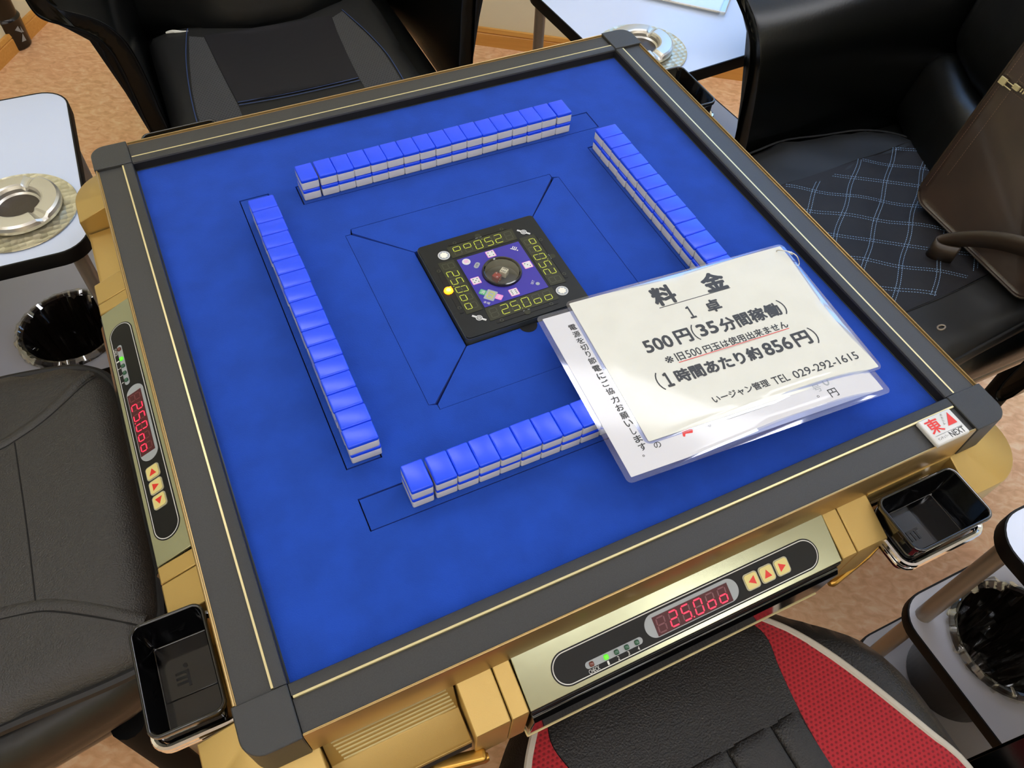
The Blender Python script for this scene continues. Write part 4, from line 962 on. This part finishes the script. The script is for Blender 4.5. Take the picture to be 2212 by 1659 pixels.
# the bin hole sits at a different corner of each table, so the shelf is turned in quarter steps
TURN = [pi / 2, 0, -pi / 2]
ST_OBJ = []
for i, (lab, p, rz, kk) in enumerate(ST):
    o = st0 if i == 0 else copy_tree(st0)
    o.location = (*p, 0); o.rotation_euler = (0, 0, rz + TURN[i]); tag(o, lab, 'side table', 'side tables at the table corners'); ST_OBJ.append(o)


def notch(r, z, t):
    for a in (0.95, 0.95 + 2.09, 0.95 + 4.19):
        d = abs((t - a + pi) % (2 * pi) - pi)
        if d < 0.16 and 0.034 < r < 0.066 and z > 0.011: z -= 0.005 * (1 - (d / 0.16) ** 2)
    return r, z


mb = MB(); mb.lathe([(0.0001, 0), (0.090, 0), (0.0925, 0.0016), (0.0918, 0.0028), (0.088, 0.0020), (0.0001, 0.0020)], seg=64); disc0 = mb.build('round_metal_plate', 'turned')
mb = MB(); mb.lathe([(0.0001, 0.0), (0.058, 0.0), (0.0640, 0.003), (0.0650, 0.009), (0.0635, 0.0145), (0.0600, 0.0172), (0.048, 0.0182), (0.0400, 0.0180), (0.0370, 0.0165), (0.0345, 0.012), (0.034, 0.006), (0.030, 0.003), (0.0001, 0.0025)], seg=90, fn=notch); ash0 = mb.build('ashtray', 'steel', smooth=16)
mb = MB(); mb.lathe([(0.0001, 0.0032), (0.0330, 0.0036)], seg=40, caps=False); mb.build('ash_bowl', 'bagstrap', ash0)
for i, (x, y, l1, l2) in enumerate(((-0.582, 0.556, 'round swirl-polished steel plate on the left side table', 'stainless steel ashtray on the left side table'), (0.588, 0.592, 'round swirl-polished steel plate on the far right side table', 'stainless steel ashtray on the far right side table, partly hidden'))):
    o = disc0 if i == 0 else copy_tree(disc0); o.location = (x, y, SZ + 0.0007); tag(o, l1, 'plate', 'round plates under the ashtrays')
    o = ash0 if i == 0 else copy_tree(ash0); o.location = (x + (0.006 if i == 0 else 0), y + 0.004, SZ + 0.0027); o.rotation_euler = (0, 0, 0.15 - 0.5 * i); tag(o, l2, 'ashtray', 'ashtrays on the side tables')


def make_bin():
    t = thing('waste_bin', '', 'bin'); R = 0.086; HB = SM - SLw + 0.010
    mb = MB(); mb.lathe([(0.0001, 0), (0.070, 0), (0.073, 0.004), (R - 0.003, HB - 0.012), (R + 0.004, HB - 0.010), (R + 0.005, HB - 0.002), (R, HB), (R - 0.005, HB - 0.002), (0.070, 0.008), (0.0001, 0.008)], seg=48); mb.build('bin_body', 'bin', t)
    mb = MB(); rnd = random.Random(3); NS, prof = 110, [(0.03, 0.02, 0.004), (0.058, 0.03, 0.006), (0.064, 0.07, 0.008), (0.069, 0.12, 0.008), (R - 0.012, HB - 0.03, 0.006), (R - 0.006, HB - 0.004, 0.004), (R + 0.001, HB + 0.004, 0.002), (R + 0.0085, HB - 0.001, 0.002), (R + 0.0095, HB - 0.006, 0.002)]
    V = []
    for j, (r, z, am) in enumerate(prof):
        ph = [rnd.uniform(0, 6.28) for _ in range(5)]
        V.append([mb.V(((r + am * sum(sin(f * 2 * pi * i / NS + ph[q]) for q, f in enumerate((5, 11, 17, 26, 41))) / 2.4 + am * 0.5 * rnd.uniform(-1, 1)) * cos(2 * pi * i / NS), (r + am * sum(sin(f * 2 * pi * i / NS + ph[q]) for q, f in enumerate((5, 11, 17, 26, 41))) / 2.4 + am * 0.5 * rnd.uniform(-1, 1)) * sin(2 * pi * i / NS), z + am * 0.5 * rnd.uniform(-1, 1))) for i in range(NS)])
    for a, c in zip(V, V[1:]):
        for i in range(NS): mb.face((a[i], a[(i + 1) % NS], c[(i + 1) % NS], c[i]))
    mb.build('bin_liner', 'liner', t, smooth=25)
    return t


b0 = make_bin()
for i, (x, y, lab) in enumerate(((-0.605, 0.557, 'dark waste bin with clear liner under the left side table'), (0.573, -0.612, 'dark waste bin with clear liner in the front right side table'))):
    o = b0 if i == 0 else copy_tree(b0); o.location = (x, y, SLw + 0.0002); o.rotation_euler = (0, 0, 1.3 * i); tag(o, lab, 'bin', 'waste bins in the side tables')

# plastic packet on the far right side table
t = thing('plastic_packet', 'clear plastic packet of cream paper on the far right side table', 'packet', (0.797, 0.664, SZ + 0.001), radians(-45))
mb = MB(); mb.rbox(0.095, 0.06, 0.0035, 0.003, Matrix.Translation((-0.072, 0.062, 0.0045))); mb.build('paper', 'ivory', t)
mb = MB(); mb.rbox(0.105, 0.068, 0.0045, 0.004, Matrix.Translation((-0.068, 0.063, 0.0050)), inner=6, puff=lambda p: p + Vector((0, 0, 0.0012 * sin(p.x * 190) * sin(p.y * 170)))); mb.build('sleeve', 'packet', t)

# dark post by the left wall
t = thing('dark_post', 'dark round post with small silver triangles standing by the left wall', 'post', (-0.676, 2.148, 0))
mb = MB(); mb.lathe([(0.0001, 0), (0.040, 0), (0.043, 0.004), (0.044, 0.085), (0.046, 0.092), (0.043, 0.098), (0.040, 0.100), (0.038, 0.6), (0.0001, 0.6)], seg=28); mb.build('column', 'post', t)
mb = MB()
for tri in (((-0.016, 0.066), (0.002, 0.050), (-0.002, 0.074)), ((0.002, 0.048), (0.004, 0.024), (-0.012, 0.026)), ((0.001, 0.052), (0.006, 0.070), (0.010, 0.048))):
    mb.poly([(0.0445 * sin(a / 0.044 + 0.75), -0.0445 * cos(a / 0.044 + 0.75), z) for a, z in tri])
mb.build('silver_mark', 'grey', t, smooth=0)
